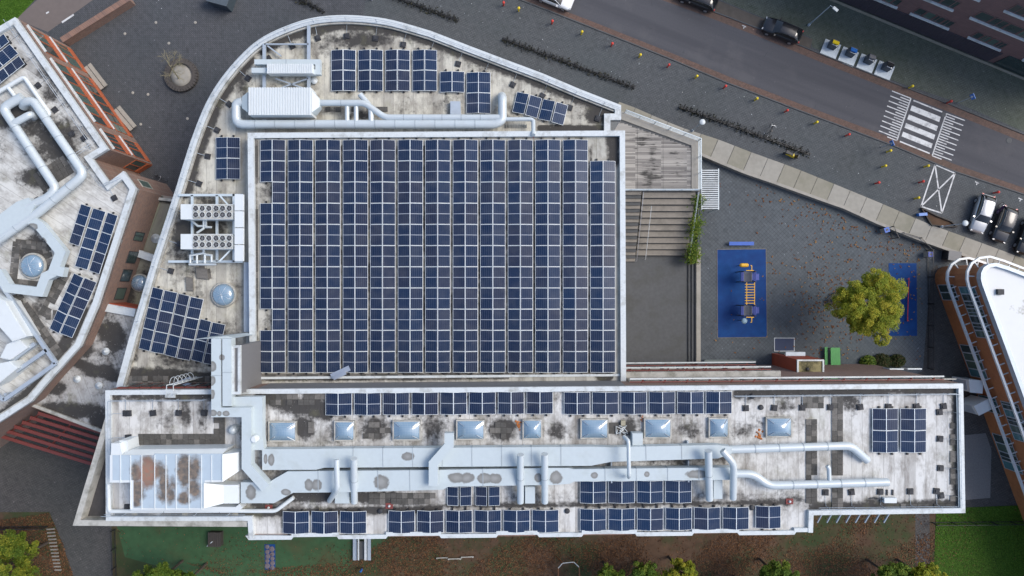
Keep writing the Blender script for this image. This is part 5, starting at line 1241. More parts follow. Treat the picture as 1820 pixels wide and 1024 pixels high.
mb=MB(); mb.box((c.x,c.y+.2,ZS+.02),(1.6,1.0,.04)); mb.build('mat',TILE,t)
for i in range(5):
    mb=MB(); pts=[c+Vector((rnd.uniform(-.5,.5)+.15*j,rnd.uniform(-.4,.5),.08+rnd.random()*.12)) for j in range(5)]; mb.tube(pts,.035,5); mb.build('cable',COP,t)
mb=MB(); mb.box((c.x+.6,c.y+.7,ZS+.15),(.4,.45,.25)); mb.build('junction_box',TILE3,t)
MOSSO=M('orange_moss',(.45,.16,.05),.95,var=.25)
for (x,y,s_) in((923,755,1.),(1142,745,.6),(1265,745,.5),(1349,775,1.1)):
    mb=MB(); c=W(x,y,ZS)
    for i in range(14): q=c+Vector((rnd.gauss(0,.16),rnd.gauss(0,.22),0))*s_; mb.lathe((q.x,q.y,ZS),[(.12*s_*rnd.uniform(.5,1),0),(.08*s_,.04),(.02,.06)],7)
    tag(mb.build('moss_clump',MOSSO),'clump of orange moss growing beside a skylight kerb','moss','orange moss clumps by the skylights')
# thin red cable along the hall roof
mb=MB(); mb.tube([W(462,242,ZM+.06),W(700,241,ZM+.06),W(948,239,ZM+.06),W(948,246,ZM+.06)],.03,5); tag(mb.build('roof_cable',RED),'thin red cable along the inner edge of the hall parapet','cable')
c=W(590,675,ZS); mb=MB(); mb.box((c.x,c.y+.3,ZM+.35),(1.9,.5,.06),R(25)); mb.box((c.x,c.y,ZM+.6),(1.3,.3,.05),R(25)); tag(mb.build('loose_bracket',SILVER),'loose aluminium bracket lying over the hall gutter','bracket')
# ------------------------------------------------------------------ playground
tag(sheet('rubber_mat',[(1275,444),(1361,443),(1363,599),(1276,600)],ZP+.02,RUBBER),'large dark blue rubber safety mat under the climbing bridge','mat')
mb=MB(); q=WL([(1275,444),(1361,443),(1363,599),(1276,600)],ZP+.03); mb.strip(q[::-1],-.08,0,ZP,ZP+.03,True); tag(mb.build('mat_edging',TILE2),'narrow concrete edging around the large blue mat','edging')
tag(sheet('rubber_mat',[(1579.5,468),(1629,468),(1630,597),(1580,597)],ZP+.02,RUBBER),'smaller blue rubber mat half hidden below the yellowing tree','mat')
mb=MB(); q=WL([(1377,601.5),(1411,601.5),(1411,623.5),(1377,623.5)],ZP+.03); mb.prism(q,ZP,ZP+.05); t=tag(mb.build('rubber_mat',M('navy_mat',(.006,.022,.075),.6)),'small navy mat with white edge beside the orange red shaft','mat')
mb=MB(); mb.strip(q[::-1],-.07,0,ZP,ZP+.06,True); o=mb.build('border',COP); o.parent=t
cl=thing('climbing_bridge','blue and yellow climbing frame with ladder bridge between two platforms','play equipment',W(1325,520,ZP))
NAVY=M('navy_panel',(.02,.05,.30),.5,var=.1); PLAT=M('grey_platform',(.11,.12,.15),.7,var=.15); YO=M('amber_plastic',(.72,.40,.03),.4,var=.06); LBL=M('light_blue_plastic',(.35,.52,.62),.4,var=.3)
zb=.75
for cy in(492,552):
    q=WL([(1317,cy-9),(1337,cy-9),(1337,cy+9),(1317,cy+9)],zb); mb=MB(); mb.prism(q,zb-.1,zb); mb.build('platform',PLAT,cl)
    for x,y in((1317,cy-9),(1337,cy-9),(1337,cy+9),(1317,cy+9)):
        p=W(x,y,zb); mb=MB(); mb.tube([(p.x,p.y,ZP),(p.x,p.y,zb+1.1)],.055,8); mb.build('post',BLACK,cl)
    for x in(1316,1338):
        a=W(x,cy-8,zb); b=W(x,cy+8,zb)
        for k_ in range(3): mb=MB(); mb.beam(a+Vector((0,0,.3+.3*k_)),b+Vector((0,0,.3+.3*k_)),.06,.12); mb.build('side_panel',NAVY,cl)
    a=W(1338.5,cy,zb); mb=MB(); mb.box((a.x+.35,a.y,.2),(.5,.7,.08)); mb.box((a.x+.75,a.y,-.2),(.5,.7,.08)); mb.build('climbing_step',NAVY,cl)
for x in(1327,1341):
    mb=MB(); mb.tube([W(x,502,zb+.4),W(x,542,zb+.4)],.05,8); mb.build('bridge_rail',YO,cl)
for i in range(8):
    y=505.5+i*4.8; mb=MB(); mb.tube([W(1324,y,zb+.42),W(1341,y,zb+.42)],.045,6); mb.build('rung',YO,cl)
for y,dy in((481,-7),(564,7)):
    mb=MB(); mb.tube([W(1326,y,zb+.9),W(1340,y,zb+.9)],.05,8); mb.tube([W(1336,y,zb+.9),W(1336,y+dy*1.2,zb+.9),W(1334,y+dy*1.3,zb+.9)],.05,8); mb.build('arm',YO,cl)
c=W(1322.5,471.5,zb+.6); mb=MB(); mb.tube([c+Vector((-.3,0,0)),c+Vector((.3,0,0))],.22,12)
for s_ in(-1,1): mb.lathe(c+Vector((.3*s_,0,-.22)),[(.02,0),(.15,.07),(.22,.22),(.15,.37),(.02,.44)],12)
mb.build('spinner',YO,cl)
mb=MB(); mb.tube([(c.x,c.y,ZP),(c.x,c.y,c.z)],.05,8); mb.build('spinner_post',BLACK,cl)
c=W(1323,570.5,zb+.3); mb=MB(); mb.lathe(c+Vector((0,0,-.2)),[(.02,0),(.26,.05),(.33,.2),(.26,.33),(.02,.38)],14); mb.build('drum',LBL,cl)
mb=MB(); mb.tube([(c.x,c.y,ZP),(c.x,c.y,c.z)],.05,8); mb.build('drum_post',BLACK,cl)
mb=MB(); a=W(1296,433,ZP+.45); b=W(1340,433,ZP+.45); mb.beam(a,b,.4,.07); t=thing('bench','bright blue plank bench beside the large blue mat','bench',W(1318,433,ZP)); mb.build('seat',M('bright_blue',(.02,.10,.45),.5),t)
for x in(1300,1336): q=W(x,433.5,ZP+.4); mb=MB(); mb.box((q.x,q.y,ZP+.2),(.12,.3,.4)); mb.build('leg',CONCD,t)
t=thing('bench','grey slat bench under the sunshades by the facade','bench',W(1298,641,ZP))
for k_ in range(2): mb=MB(); mb.beam(W(1252,640.5+k_*2.4,ZP+.45),W(1344,640.5+k_*2.4,ZP+.45),.13,.05); mb.build('slat',M('grey_green_slat',(.16,.19,.18),.7) if k_==0 else bpy.data.materials['grey_green_slat'],t)
for x in(1256,1298,1340): q=W(x,641.5,ZP+.4); mb=MB(); mb.box((q.x,q.y,ZP+.21),(.1,.3,.42)); mb.build('leg',CONCD,t)
GREEN=M('bright_green',(.035,.26,.05),.5,0,(.02,.15,.04),.4,.7,.1)
t=thing('play_table','bright green table with side bench beside the orange red shaft','table',W(1480,635,ZP))
q=WL([(1476.5,618),(1493,618),(1494,652),(1477,652)],ZP+.76); mb=MB(); mb.prism(q,ZP+.70,ZP+.76); mb.build('table_top',GREEN,t)
q=WL([(1466,617),(1471.5,617),(1472,652),(1466.5,652)],ZP+.45); mb=MB(); mb.prism(q,ZP+.39,ZP+.45); mb.build('bench_seat',GREEN,t)
for x,y in((1478,620),(1492,620),(1478,650),(1492,650)): p=W(x,y,ZP+.7); mb=MB(); mb.tube([(p.x,p.y,ZP),(p.x,p.y,ZP+.7)],.04,6); mb.build('leg',GREEN,t)
for x,y in((1469,620),(1469,650)): p=W(x,y,ZP+.4); mb=MB(); mb.tube([(p.x,p.y,ZP),(p.x,p.y,ZP+.39)],.04,6); mb.build('leg',GREEN,t)
mb=MB(); q=W(1485,653,ZP+.5); mb.box((q.x,q.y,ZP+.4),(1.0,.14,.5)); mb.build('end_panel',COP,t)
bm_=thing('balance_beam','thin red balance beam on the smaller blue mat','play equipment',W(1614,535,ZP)); mb=MB(); mb.tube([W(1615.5,494,ZP+.3),W(1614,535,ZP+.3),W(1613,571,ZP+.3)],.05,6); mb.build('beam',RED,bm_)
for y in(496,570): p=W(1614.5,y,ZP+.3); mb=MB(); mb.tube([(p.x,p.y,ZP),(p.x,p.y,ZP+.3)],.04,6); mb.build('leg',RED,bm_)
# tree guard
gd=thing('tree_guard','dark timber frame around the foot of the playground tree','tree guard',W(1481,530,ZP))
for a,b in(((1471,535),(1484,521)),((1484,521),(1492,528)),((1492,528),(1479,541)),((1479,541),(1471,535))): mb=MB(); mb.beam(W(*a,ZP+.35),W(*b,ZP+.35),.16,.1); mb.build('plank',M('dark_wood',(.05,.042,.036),.8) if 'dark_wood' not in bpy.data.materials else bpy.data.materials['dark_wood'],gd)
DWOOD=bpy.data.materials['dark_wood']
for x,y in((1471,535),(1484,521),(1492,528),(1479,541)): p=W(x,y,ZP); mb=MB(); mb.box((p.x,p.y,ZP+.17),(.15,.15,.34)); mb.build('post',DWOOD,gd)
# fences
def fence(label,pts,z,h=1.1,step=.14,mat=None):
    t=thing('bar_fence',label,'fence',W(*pts[0],z)); P=WL(pts,z); mat=mat or BLACK
    for a,b in zip(P,P[1:]):
        mb=MB(); mb.beam(a+Vector((0,0,h)),b+Vector((0,0,h)),.05,.04); mb.beam(a+Vector((0,0,.12)),b+Vector((0,0,.12)),.05,.04); mb.build('rail',mat,t)
        n=max(1,int((b-a).length/2)); 
        for i in range(n+1): q=a.lerp(b,i/n); mb=MB(); mb.box((q.x,q.y,z+h/2+.05),(.08,.08,h+.1)); mb.build('post',mat,t)
        mb=MB(); n=int((b-a).length/step)
        for i in range(n): q=a.lerp(b,(i+.5)/n); mb.box((q.x,q.y,z+h/2),(.022,.022,h))
        mb.build('bars',mat,t)
fence('black bar fence along the alley side of the playground',[(1648,445),(1649,540),(1649,655)],ZP)
fence('short black gate panel standing open beside the footpath wall',[(1578,404),(1587,424)],ZP,1.2)
fence('low black fence between footpath and playground corner',[(1597,415),(1628,424),(1648,445)],ZP,1.0)
fence('long black fence at the edge of the lawn',[(1655,928),(1900,926)],ZP,1.1,.3)
fence('black bar fence beside the bed of fallen leaves',[(-20,936),(86,935)],ZP,1.0)
fence('black fence beside the paved yard and green turf',[(205,940),(208,1040)],ZP,.9)
def bin_(x,y,z,lid,label,rz=0):
    t=thing('litter_bin',label,'bin',W(x,y,z)); c=W(x,y,z); mb=MB(); mb.box((c.x,c.y,z+.45),(.5,.5,.9),rz,taper=1.06); mb.build('body',CONC,t)
    mb=MB(); mb.box((c.x,c.y,z+.94),(.56,.56,.09),rz); mb.build('lid',lid,t); mb=MB(); mb.box((c.x,c.y,z+.985),(.26,.2,.02),rz); mb.build('opening',BLACK,t)
bin_(1568,410,ZP,BLUE,'litter bin with bright blue lid beside the open gate',.3); bin_(1645,453,ZP,NAVY,'litter bin with navy lid at the fence corner')
t=thing('wheeled_container','black wheeled waste container with grey lid by the rounded building','waste container',W(1683,456,ZP)); c=W(1683,456,ZP)
mb=MB(); mb.box((c.x,c.y,ZP+.65),(1.3,.9,1.1),-.12,taper=1.1); mb.build('body',BLACK,t); mb=MB(); mb.box((c.x+.05,c.y,ZP+1.26),(1.4,1.05,.1),-.12); mb.build('lid',M('grey_lid',(.16,.165,.17),.6),t)
for s_ in((-.5,-.3),(.5,-.3),(-.5,.3),(.5,.3)): mb=MB(); mb.tube([(c.x+s_[0],c.y+s_[1]-.04,ZP+.09),(c.x+s_[0],c.y+s_[1]+.04,ZP+.09)],.09,10); mb.build('wheel',BLACK,t)

# ------------------------------------------------------------------ bollards
def make_bollard(mat):
    t=local('bollard','x','bollard'); mb=MB(); mb.lathe((0,0,0),[(.10,0),(.10,.72),(.12,.74),(.12,.80)],14); mb.build('post',mat,t)
    mb=MB(); mb.lathe((0,0,.8),[(.16,0),(.18,.08),(.16,.20),(.09,.27),(.01,.29)],14); mb.build('cap',mat,t); return t
proto={'red':make_bollard(RED),'yellow':make_bollard(YELLOW)}; usedb={}
BOL=[('red',895,3),('yellow',922,13),('red',982,36),('yellow',1035,55),('red',1089,76),('yellow',1139,96),('red',1190,114),('yellow',1240,134),('red',1291,152),('yellow',1347,174),('red',1401,195),('yellow',1454,216),('red',1511,238),('yellow',1585,267),
     ('yellow',1624,152),('red',1693,179),('yellow',1576,294),('red',1564,324),('yellow',1652,294),('red',1643,322),('yellow',1635,351),('red',1777,341)]
SPEC={13:('yellow bollard sharing its foot with the blue crossing sign',None),14:('yellow bollard across the road next to the waste container pads',None),15:('red bollard across the road at the slanting sign post',None),16:('yellow bollard between the blue sign and the footpath',None),17:('red bollard standing alone nearest the footpath slabs',None),18:('yellow bollard at the kerb corner of the crossed box',None),19:('red bollard halfway along the crossed box side',None),20:('yellow bollard at the footpath corner of the crossed box',None),21:('red bollard right behind the parked silver car',None)}
for i,(c_,x,y) in enumerate(BOL):
    o=proto[c_] if c_ not in usedb else copy_tree(proto[c_]); usedb[c_]=1
    place(o,W(910+(x-910)*(1-1.0/75),512+(y-512)*(1-1.0/75),0.004),rnd.random()*6,.86)
    if i in SPEC: o['label']=SPEC[i][0]; o['group']='bollards around the crossing'
    else: o['label']=f'{c_} round topped bollard in the row lining the road kerb'; o['group']=f'{c_} bollards along the kerb'
# ------------------------------------------------------------------ bike racks
def rack(label,a,b,z=.004):
    A_=W(*a,z); B_=W(*b,z); t=thing('bike_rack',label,'bike rack',A_); d=(B_-A_); L=d.length; d=d/L; nn=Vector((-d.y,d.x,0))
    mb=MB(); mb.beam(A_+Vector((0,0,.05)),B_+Vector((0,0,.05)),.10,.08); mb.beam(A_+Vector((0,0,.55)),B_+Vector((0,0,.55)),.05,.05); mb.build('base_rail',BLACK,t)
    mb=MB(); n=int(L/.36)
    for i in range(n):
        q=A_+d*(i+.5)*.36; h=.8 if i%2 else .6; k_=nn*.22*(1 if i%2 else -.3)
        mb.tube([q-nn*.16,q-nn*.14+k_*.5+Vector((0,0,h*.8)),q+k_+Vector((0,0,h)),q+nn*.14+k_+Vector((0,0,h*.8)),q+nn*.2],.03,4,caps=False)
    mb.build('hoops',BLACK,t)
    mb=MB()   # weeds along the foot
    for i in range(int(L*26)):
        q=A_+d*rnd.uniform(0,L)+nn*rnd.gauss(0,.22); s_=rnd.uniform(.05,.16); an=rnd.random()*6.3
        mb.add([(q.x-s_*math.cos(an),q.y-s_*math.sin(an),z+.01),(q.x+s_*math.cos(an),q.y+s_*math.sin(an),z+.03),(q.x+rnd.gauss(0,.1),q.y+rnd.gauss(0,.1),z+.22)],[(0,1,2)])
    stuff(mb.build('weeds',M('rack_weeds',(.05,.05,.03),.9,var=.3) if 'rack_weeds' not in bpy.data.materials else bpy.data.materials['rack_weeds'],t,fix=False))
rack('long black bike rack between curved roof and road, without bicycles',(893,70),(1128,157)); rack('long black bike rack beside the footpath with a bicycle parked in it',(1206,190),(1438,275))
rack('black bike rack ending beside the curved parapet top',(690,-8),(815,38)); rack('short black bike rack remnant beside the plaza',(515,-8),(577,22))
# bicycles and scooter
def bicycle(label,frame,loc,rz,lean=.12):
    t=local('bicycle',label,'bicycle')
    for s_ in(-.52,.52):
        mb=MB(); mb.tube([(s_+.33*math.cos(u),0,.34+.33*math.sin(u)) for u in[i*math.tau/20 for i in range(20)]],.022,6,closed=True); w=mb.build('wheel',BLACK,t)
        mb=MB()
        for i in range(8): u=i*math.tau/8; mb.tube([(s_,0,.34),(s_+.32*math.cos(u),0,.34+.32*math.sin(u))],.006,3)
        mb.build('spokes',SILVER,w)
    mb=MB(); 
    for a,b in(((-.52,.34),(-.12,.30)),((-.12,.30),(-.22,.82)),((-.12,.30),(.36,.78)),((-.2,.74),(.36,.82)),((-.52,.34),(-.2,.74)),((.52,.34),(.36,.95))): mb.tube([(a[0],0,a[1]),(b[0],0,b[1])],.022,6)
    mb.build('frame',frame,t)
    mb=MB(); mb.tube([(.22,.3,1.02),(.34,.2,1.04),(.36,0,1.02),(.34,-.2,1.04),(.22,-.3,1.02)],.018,6); mb.build('handlebar',SILVER,t)
    mb=MB(); mb.box((-.24,0,.9),(.27,.16,.07),taper=.8); mb.build('saddle',BLACK,t)
    place(t,loc,rz); t.rotation_euler=(lean,0,rz); return t
bicycle('black city bicycle standing across the long rack',BLACK,W(1366,232,.01),R(72)); bicycle('purple bicycle squeezed between silver and black parked cars',M('purple_paint',(.12,.02,.2),.4),W(1771,372,.01),R(60))
bicycle('black bicycle leaning at the foot of the brick wall corner',BLACK,W(289,316,.01),R(-30))
t=local('motor_scooter','black and yellow motor scooter parked beside the bike rack','scooter')
mb=MB(); mb.box((-.1,0,.55),(.9,.34,.35),taper=.8); mb.box((.25,0,.28),(.6,.32,.1)); mb.build('body',YELLOW,t)
mb=MB(); mb.box((-.2,0,.78),(.7,.28,.12),taper=.8); mb.build('seat',BLACK,t); mb=MB(); mb.beam((.5,0,.3),(.66,0,1.0),.34,.12); mb.build('front_shield',BLACK,t)
for x in(-.6,.68): mb=MB(); mb.tube([(x+.17*math.cos(u),0,.22+.17*math.sin(u)) for u in[i*math.tau/14 for i in range(14)]],.06,8,closed=True); mb.build('wheel',BLACK,t)
mb=MB(); mb.tube([(.55,.34,1.05),(.62,0,1.0),(.55,-.34,1.05)],.025,6); mb.build('handlebar',BLACK,t); mb=MB(); mb.box((-.62,0,.85),(.3,.34,.28)); mb.build('top_box',BLACK,t)
place(t,W(1403,277,.01),R(-22))
# ------------------------------------------------------------------ cars
def car(label,bodymat,loc,rz,L=4.3,Wd=1.78,H=1.48,hatch=True):
    t=local('parked_car',label,'car'); n=15; hl=L/2
    def prof(x): # x -1 rear .. 1 front : deck height
        u=x
        if u>.35: return .98-.28*((u-.35)/.65)**1.6
        if u<-.75: return .98-.10*((-.75-u)/.25)
        return .98
    st=[]; vs_=[]; fs_=[]
    prof_pts=8
    xs_=[-1,-.97,-.88,-.7,-.45,-.2,.1,.35,.5,.7,.86,.96,1]
    for x in xs_:
        e=1-abs(x)**7*.32; w=Wd/2*e; h=prof(x)*(1 if abs(x)<.99 else .86); zb_=.22 if abs(x)<.95 else .38
        ring=[(-w*.92,zb_),(-w,.50),(-w*.985,.72),(-w*.90,h-.03),(-w*.70,h+.02),(w*.70,h+.02),(w*.90,h-.03),(w*.985,.72),(w,.50),(w*.92,zb_)]
        vs_ += [(x*hl,y,z) for y,z in ring]
    k=10
    for i in range(len(xs_)-1):
        for j in range(k): fs_.append((i*k+j,i*k+(j+1)%k,(i+1)*k+(j+1)%k,(i+1)*k+j))
    fs_.append(tuple(range(k))[::-1]); fs_.append(tuple((len(xs_)-1)*k+j for j in range(k)))
    mb=MB(); mb.add(vs_,fs_,0,True); mb.build('body',bodymat,t)
    # greenhouse (glass) and roof
    gx=[(-.93,.95),(-.80,1.28),(-.62,H-.06),(-.3,H-.02),(.0,H-.03),(.16,H-.09),(.46,.98)] if hatch else [(-.74,.97),(-.55,1.3),(-.42,H-.06),(-.2,H-.02),(.0,H-.03),(.16,H-.09),(.46,.98)]
    vs_=[];fs_=[]
    for x,h in gx:
        wt=Wd/2*(.90-.22*max(0,(h-.95)/.5)); wb=Wd/2*.89
        vs_ += [(x*hl,-wb,.93),(x*hl,-wt,h-.05),(x*hl,-wt*.82,h),(x*hl,wt*.82,h),(x*hl,wt,h-.05),(x*hl,wb,.93)]
    for i in range(len(gx)-1):
        for j in range(5): fs_.append((i*6+j,i*6+j+1,(i+1)*6+j+1,(i+1)*6+j))
    mb=MB(); mb.add(vs_,fs_,0,True); mb.build('windows',CARGL,t)
    vs_=[];fs_=[]; rx=gx[2:6] if hatch else gx[2:6]
    for x,h in rx:
        wt=Wd/2*(.90-.22*max(0,(h-.95)/.5)); vs_ += [(x*hl,-wt*1.01,h-.035),(x*hl,-wt*.82,h+.018),(x*hl,wt*.82,h+.018),(x*hl,wt*1.01,h-.035)]
    for i in range(len(rx)-1):
        for j in range(3): fs_.append((i*4+j,i*4+j+1,(i+1)*4+j+1,(i+1)*4+j))
    mb=MB(); mb.add(vs_,fs_,0,True); mb.build('roof',bodymat,t,fix=False)
    for s_ in(-1,1):
        mb=MB()
        for (x0,h0),(x1,h1) in zip(gx,gx[1:]):
            f=lambda h: Wd/2*(.90-.22*max(0,(h-.95)/.5)); mb.tube([(x0*hl,s_*f(h0)*1.0,h0-.04),(x1*hl,s_*f(h1)*1.0,h1-.04)],.035,5)
        mb.build('pillar',bodymat,t)
        mb=MB(); mb.box((.30*hl,s_*(Wd/2+.08),.98),(.16,.2,.13)); mb.build('wing_mirror',bodymat,t)
        mb=MB(); mb.box((.955*hl,s_*Wd*.34,.70),(.10,.26,.09),s_*-.35); mb.build('headlight',M('lamp_glass',(.4,.42,.45),.15) if 'lamp_glass' not in bpy.data.materials else bpy.data.materials['lamp_glass'],t)
        mb=MB(); mb.box((-.965*hl,s_*Wd*.36,.82),(.10,.2,.14),s_*.3); mb.build('tail_light',M('tail_red',(.5,.02,.02),.25) if 'tail_red' not in bpy.data.materials else bpy.data.materials['tail_red'],t)
        for x in(-.60,.62):
            mb=MB(); mb.tube([(x*hl,s_*(Wd/2-.2),.32),(x*hl,s_*(Wd/2+.005),.32)],.32,20,smooth=False); w=mb.build('wheel',BLACK,t)
            mb=MB(); mb.tube([(x*hl,s_*(Wd/2-.1),.32),(x*hl,s_*(Wd/2+.015),.32)],.2,14,smooth=False); mb.build('rim',SILVER,w)
    place(t,loc,rz); return t
BLK=paint('car_black',(.008,.009,.012)); BLK2=paint('car_black_blue',(.012,.014,.02)); SIL=paint('car_silver',(.42,.44,.46),.6,.3,.5); WHT=paint('car_white',(.75,.76,.77))
def base_px(x,y): return W(x,y,.015)
car('white car driving along the road',WHT,base_px(985,-1),R(-22)); car('black estate car parked at the kerb, cut off by the frame',BLK,base_px(1237,1),R(158),4.5)
car('black car parked beside the tall lamp post across the road',BLK,base_px(1386,58),R(158),4.4)
car('silver hatchback parked nose to the footpath',SIL,base_px(1738,381),R(-107),4.3); car('black hatchback parked next to the silver car',BLK2,base_px(1777,400),R(-109),4.0); car('black car parked on the far side of the black hatchback',BLK,base_px(1820,421),R(-109),4.2)
# ------------------------------------------------------------------ lamp posts and signs
def lamp(label,bx,by,h,kind):
    z=.004; c=W(bx,by,z); t=thing('street_lamp',label,'street lamp',c); mb=MB(); mb.tube([c,c+Vector((0,0,h))],.07,10,r2=.045); mb.build('pole',STEELB,t)
    mb=MB(); mb.lathe(c,[(.14,0),(.14,.3),(.08,.35)],12); mb.build('base',STEELB,t)
    if kind=='disc':
        mb=MB(); mb.lathe(c+Vector((0,0,h)),[(.05,-.25),(.1,-.1),(.30,0),(.32,.08),(.24,.18),(.05,.22)],20); mb.build('lamp_head',COP,t)
    else:
        mb=MB(); mb.tube([c+Vector((0,0,h)),c+Vector((.35,-.3,h+.1))],.03,6); mb.build('arm',STEELB,t); mb=MB(); mb.box(tuple(c+Vector((.45,-.4,h+.1))),(.6,.28,.12),R(-40)); mb.build('lamp_head',COP,t)
lamp('disc topped street lamp beside the timber deck and footpath',1230,233,4.0,'disc'); lamp('disc topped street lamp in the weedy patch by the silver car',1672,403,4.0,'disc'); lamp('tall street lamp with arm on the mossy verge across the road',1437,45,5.2,'arm'); lamp('thin street lamp beyond the curved roof',661,-1,3.5,'arm')
def sign(label,bx,by,h,face):
    c=W(bx,by,.004); t=thing('sign_post',label,'sign',c); mb=MB(); mb.tube([c,c+Vector((0,0,h))],.035,8); mb.build('pole',STEELB,t)
    mb=MB(); M4=Matrix.Translation(c+Vector((0,0,h-.25)))@Matrix.Rotation(R(22),4,'Z'); mb.box(None,(.06,.6,.6),M4=M4); mb.build('plate',face,t)
    mb=MB(); M4=Matrix.Translation(c+Vector((0,0,h-.25)))@Matrix.Rotation(R(22),4,'Z')@Matrix.Translation((-.035,0,0)); mb.box(None,(.008,.3,.34),M4=M4,taper=.05); mb.build('emblem',COP,t)
SBLUE=M('sign_blue',(.03,.16,.50),.4); sign('blue pedestrian crossing sign at the near end of the zebra',1566,262,2.4,SBLUE); sign('blue sign on a slender post across the road',1702,183,2.7,SBLUE)
# ------------------------------------------------------------------ underground waste containers
for i,(x,y,acc,lb) in enumerate(((1475.5,88,YELLOW,'yellow flap'),(1507,101.5,SBLUE,'blue flap'),(1539.5,114,GREYCL,'grey flap, beside the blue one'),(1571,126.5,BLACK,'black flap, closest to the zebra'))):
    t=thing('underground_container',f'waste container column on pale metal pad with {lb}','waste container',W(x,y,.004)); ex=Vector((.925,-.38,0)); ey=Vector((.38,.925,0)); c=W(x,y,0); rz=math.atan2(ex.y,ex.x)
    mb=MB(); mb.box((c.x,c.y,.05),(1.85,1.75,.09),rz); mb.build('pad',M('pad_metal',(.48,.54,.58),.5,.2,(.3,.33,.36),.4,.8) if 'pad_metal' not in bpy.data.materials else bpy.data.materials['pad_metal'],t)
    q=c+ey*.35-ex*.05; mb=MB(); mb.box((q.x,q.y,.6),(.85,.75,1.05),rz,taper=.88); mb.build('column',M('dark_blue_grey',(.04,.05,.065),.4) if 'dark_blue_grey' not in bpy.data.materials else bpy.data.materials['dark_blue_grey'],t)
    mb=MB(); q2=q+Vector((0,0,1.15)); M4=Matrix.Translation(q2+ey*.05)@Matrix.Rotation(rz,4,'Z')@Matrix.Rotation(R(-25),4,'X'); mb.box(None,(.72,.55,.12),M4=M4); mb.build('flap',acc,t)
    mb=MB(); mb.tube([q2+ex*.25-ey*.2,q2+ex*.25-ey*.34+Vector((0,0,.02)),q2-ex*.25-ey*.34+Vector((0,0,.02)),q2-ex*.25-ey*.2],.025,5); mb.build('handle',SILVER,t)
# ------------------------------------------------------------------ plaza left: wall, benches, planter, kiosk
mb=MB(); mb.strip(WL([(109,71.5),(228,-3)],1.2),-.28,.28,0,1.1); t=tag(mb.build('garden_wall',BRICK),'low brick garden wall with upright brick coping by the cycle path','wall')
a,b=W(109,71.5,1.2),W(228,-3,1.2); n=46; d=(b-a)/n
cb=MB(); cb.box((0,0,.06),(.22,.60,.12)); cb_me=cb.mesh('brick',BRICK)
for i in range(n): o=bpy.data.objects.new('brick',cb_me); col.objects.link(o); o.parent=t; q=a+d*(i+.5); o.location=(q.x,q.y,1.1+rnd.uniform(0,.012)); o.rotation_euler=(0,0,math.atan2(d.y,d.x))
for p0,p1,lb in(((152,119),(182,158),'pale concrete bench by the brick school nearer the garden wall'),((204,195),(234,231),'pale concrete bench by the brick school nearer the corner')):
    t=thing('concrete_bench',lb,'bench',W(*p0,0)); d=W(*p1,0)-W(*p0,0)
    for k_ in(0,1): mb=MB(); nn=Vector((-d.y,d.x,0)).normalized()*.5*k_; mb.beam(W(*p0,.45)+nn,W(*p1,.45)+nn,.42,.10); mb.build('seat_slab',CONC,t)
    for u in(.1,.5,.9): q=W(*p0,0)+d*u+Vector((-d.y,d.x,0)).normalized()*.25; mb=MB(); mb.box((q.x,q.y,.2),(.2,.8,.4),math.atan2(d.y,d.x)); mb.build('leg',CONCD,t)
t=thing('tree_planter','round low brick planter ring on the dark plaza','planter',W(324,135,0)); c=W(324,135,0)
n=34; br=MB(); br.box((0,0,.22),(.58,.27,.44)); br_me=br.mesh('brick',M('planter_stone',(.085,.075,.068),.9,var=.25))
for i in range(n): u=i*math.tau/n; o=bpy.data.objects.new('brick',br_me); col.objects.link(o); adopt(o,t); o.location=(c.x+1.55*math.cos(u),c.y+1.55*math.sin(u),0); o.rotation_euler=(0,0,u)
mb=MB(); mb.lathe(c,[(1.3,0),(1.3,.2),(.7,.26),(.05,.28)],24); mb.build('soil',CONC,t)
t=thing('plaza_kiosk','dark blue grey steel kiosk box at the plaza edge','kiosk',W(385,-2,0)); q=WL([(362,-12),(410,-12),(402,11),(368,2)],1.6); mb=MB(); mb.prism(q,0,1.55); mb.build('body',M('slate_blue',(.055,.075,.09),.5),t); c=sum(q,Vector())/4
mb=MB(); mb.prism([c+(x-c)*1.05 for x in q],1.55,1.65); mb.build('roof',M('slate_blue_roof',(.08,.10,.115),.5),t)
for (x,y) in((236,165),(300,77),(347,40),(250,221),(263,168),(222,60),(277,40),(333,211)): 
    mb=MB(); mb.lathe(W(x,y,.006),[(.16,0),(.16,.008),(.1,.012)],14); tag(mb.build('paving_stud',CONC),'small pale round stud set in the dark plaza paving','paving stud','round studs in the plaza paving')
# garden things
t=thing('wooden_box','brown slatted wooden box on the green turf','box',W(386,955,ZP)); c=W(386,955,ZP)
for i in range(6): mb=MB(); mb.box((c.x-.6+i*.24,c.y,ZP+.72),(.22,1.6,.06)); mb.build('slat',DWOOD,t)
mb=MB(); mb.box((c.x,c.y,ZP+.34),(1.4,1.5,.68)); mb.build('body',DWOOD,t); mb=MB(); mb.tube([c+Vector((-.2,-.2,.8)),c+Vector((-.9,-.8,.5))],.06,6); mb.build('handle',COP,t)
t=thing('stepping_mat','navy play mat with stone coloured rings on the turf','mat',W(480,990,ZP)); q=WL([(470,967.5),(489,967.5),(489.5,1013),(471,1013)],ZP+.03); mb=MB(); mb.prism(q,ZP,ZP+.03); mb.build('base',RUBBER,t)
for i,(x,y,r_) in enumerate(((475,972,4),(483,976,5),(475,981,4),(484,985,4),(476,989,4.5),(484,993,4),(475,997,4),(484,1001,4.5),(475,1006,5),(484,1009,4))): mb=MB(); mb.lathe(W(x,y,ZP+.03),[(r_*.063,0),(r_*.06,.03),(r_*.03,.03)],14); mb.build('ring',M('ring_stone',(.15,.125,.14),.9) if 'ring_stone' not in bpy.data.materials else bpy.data.materials['ring_stone'],t)
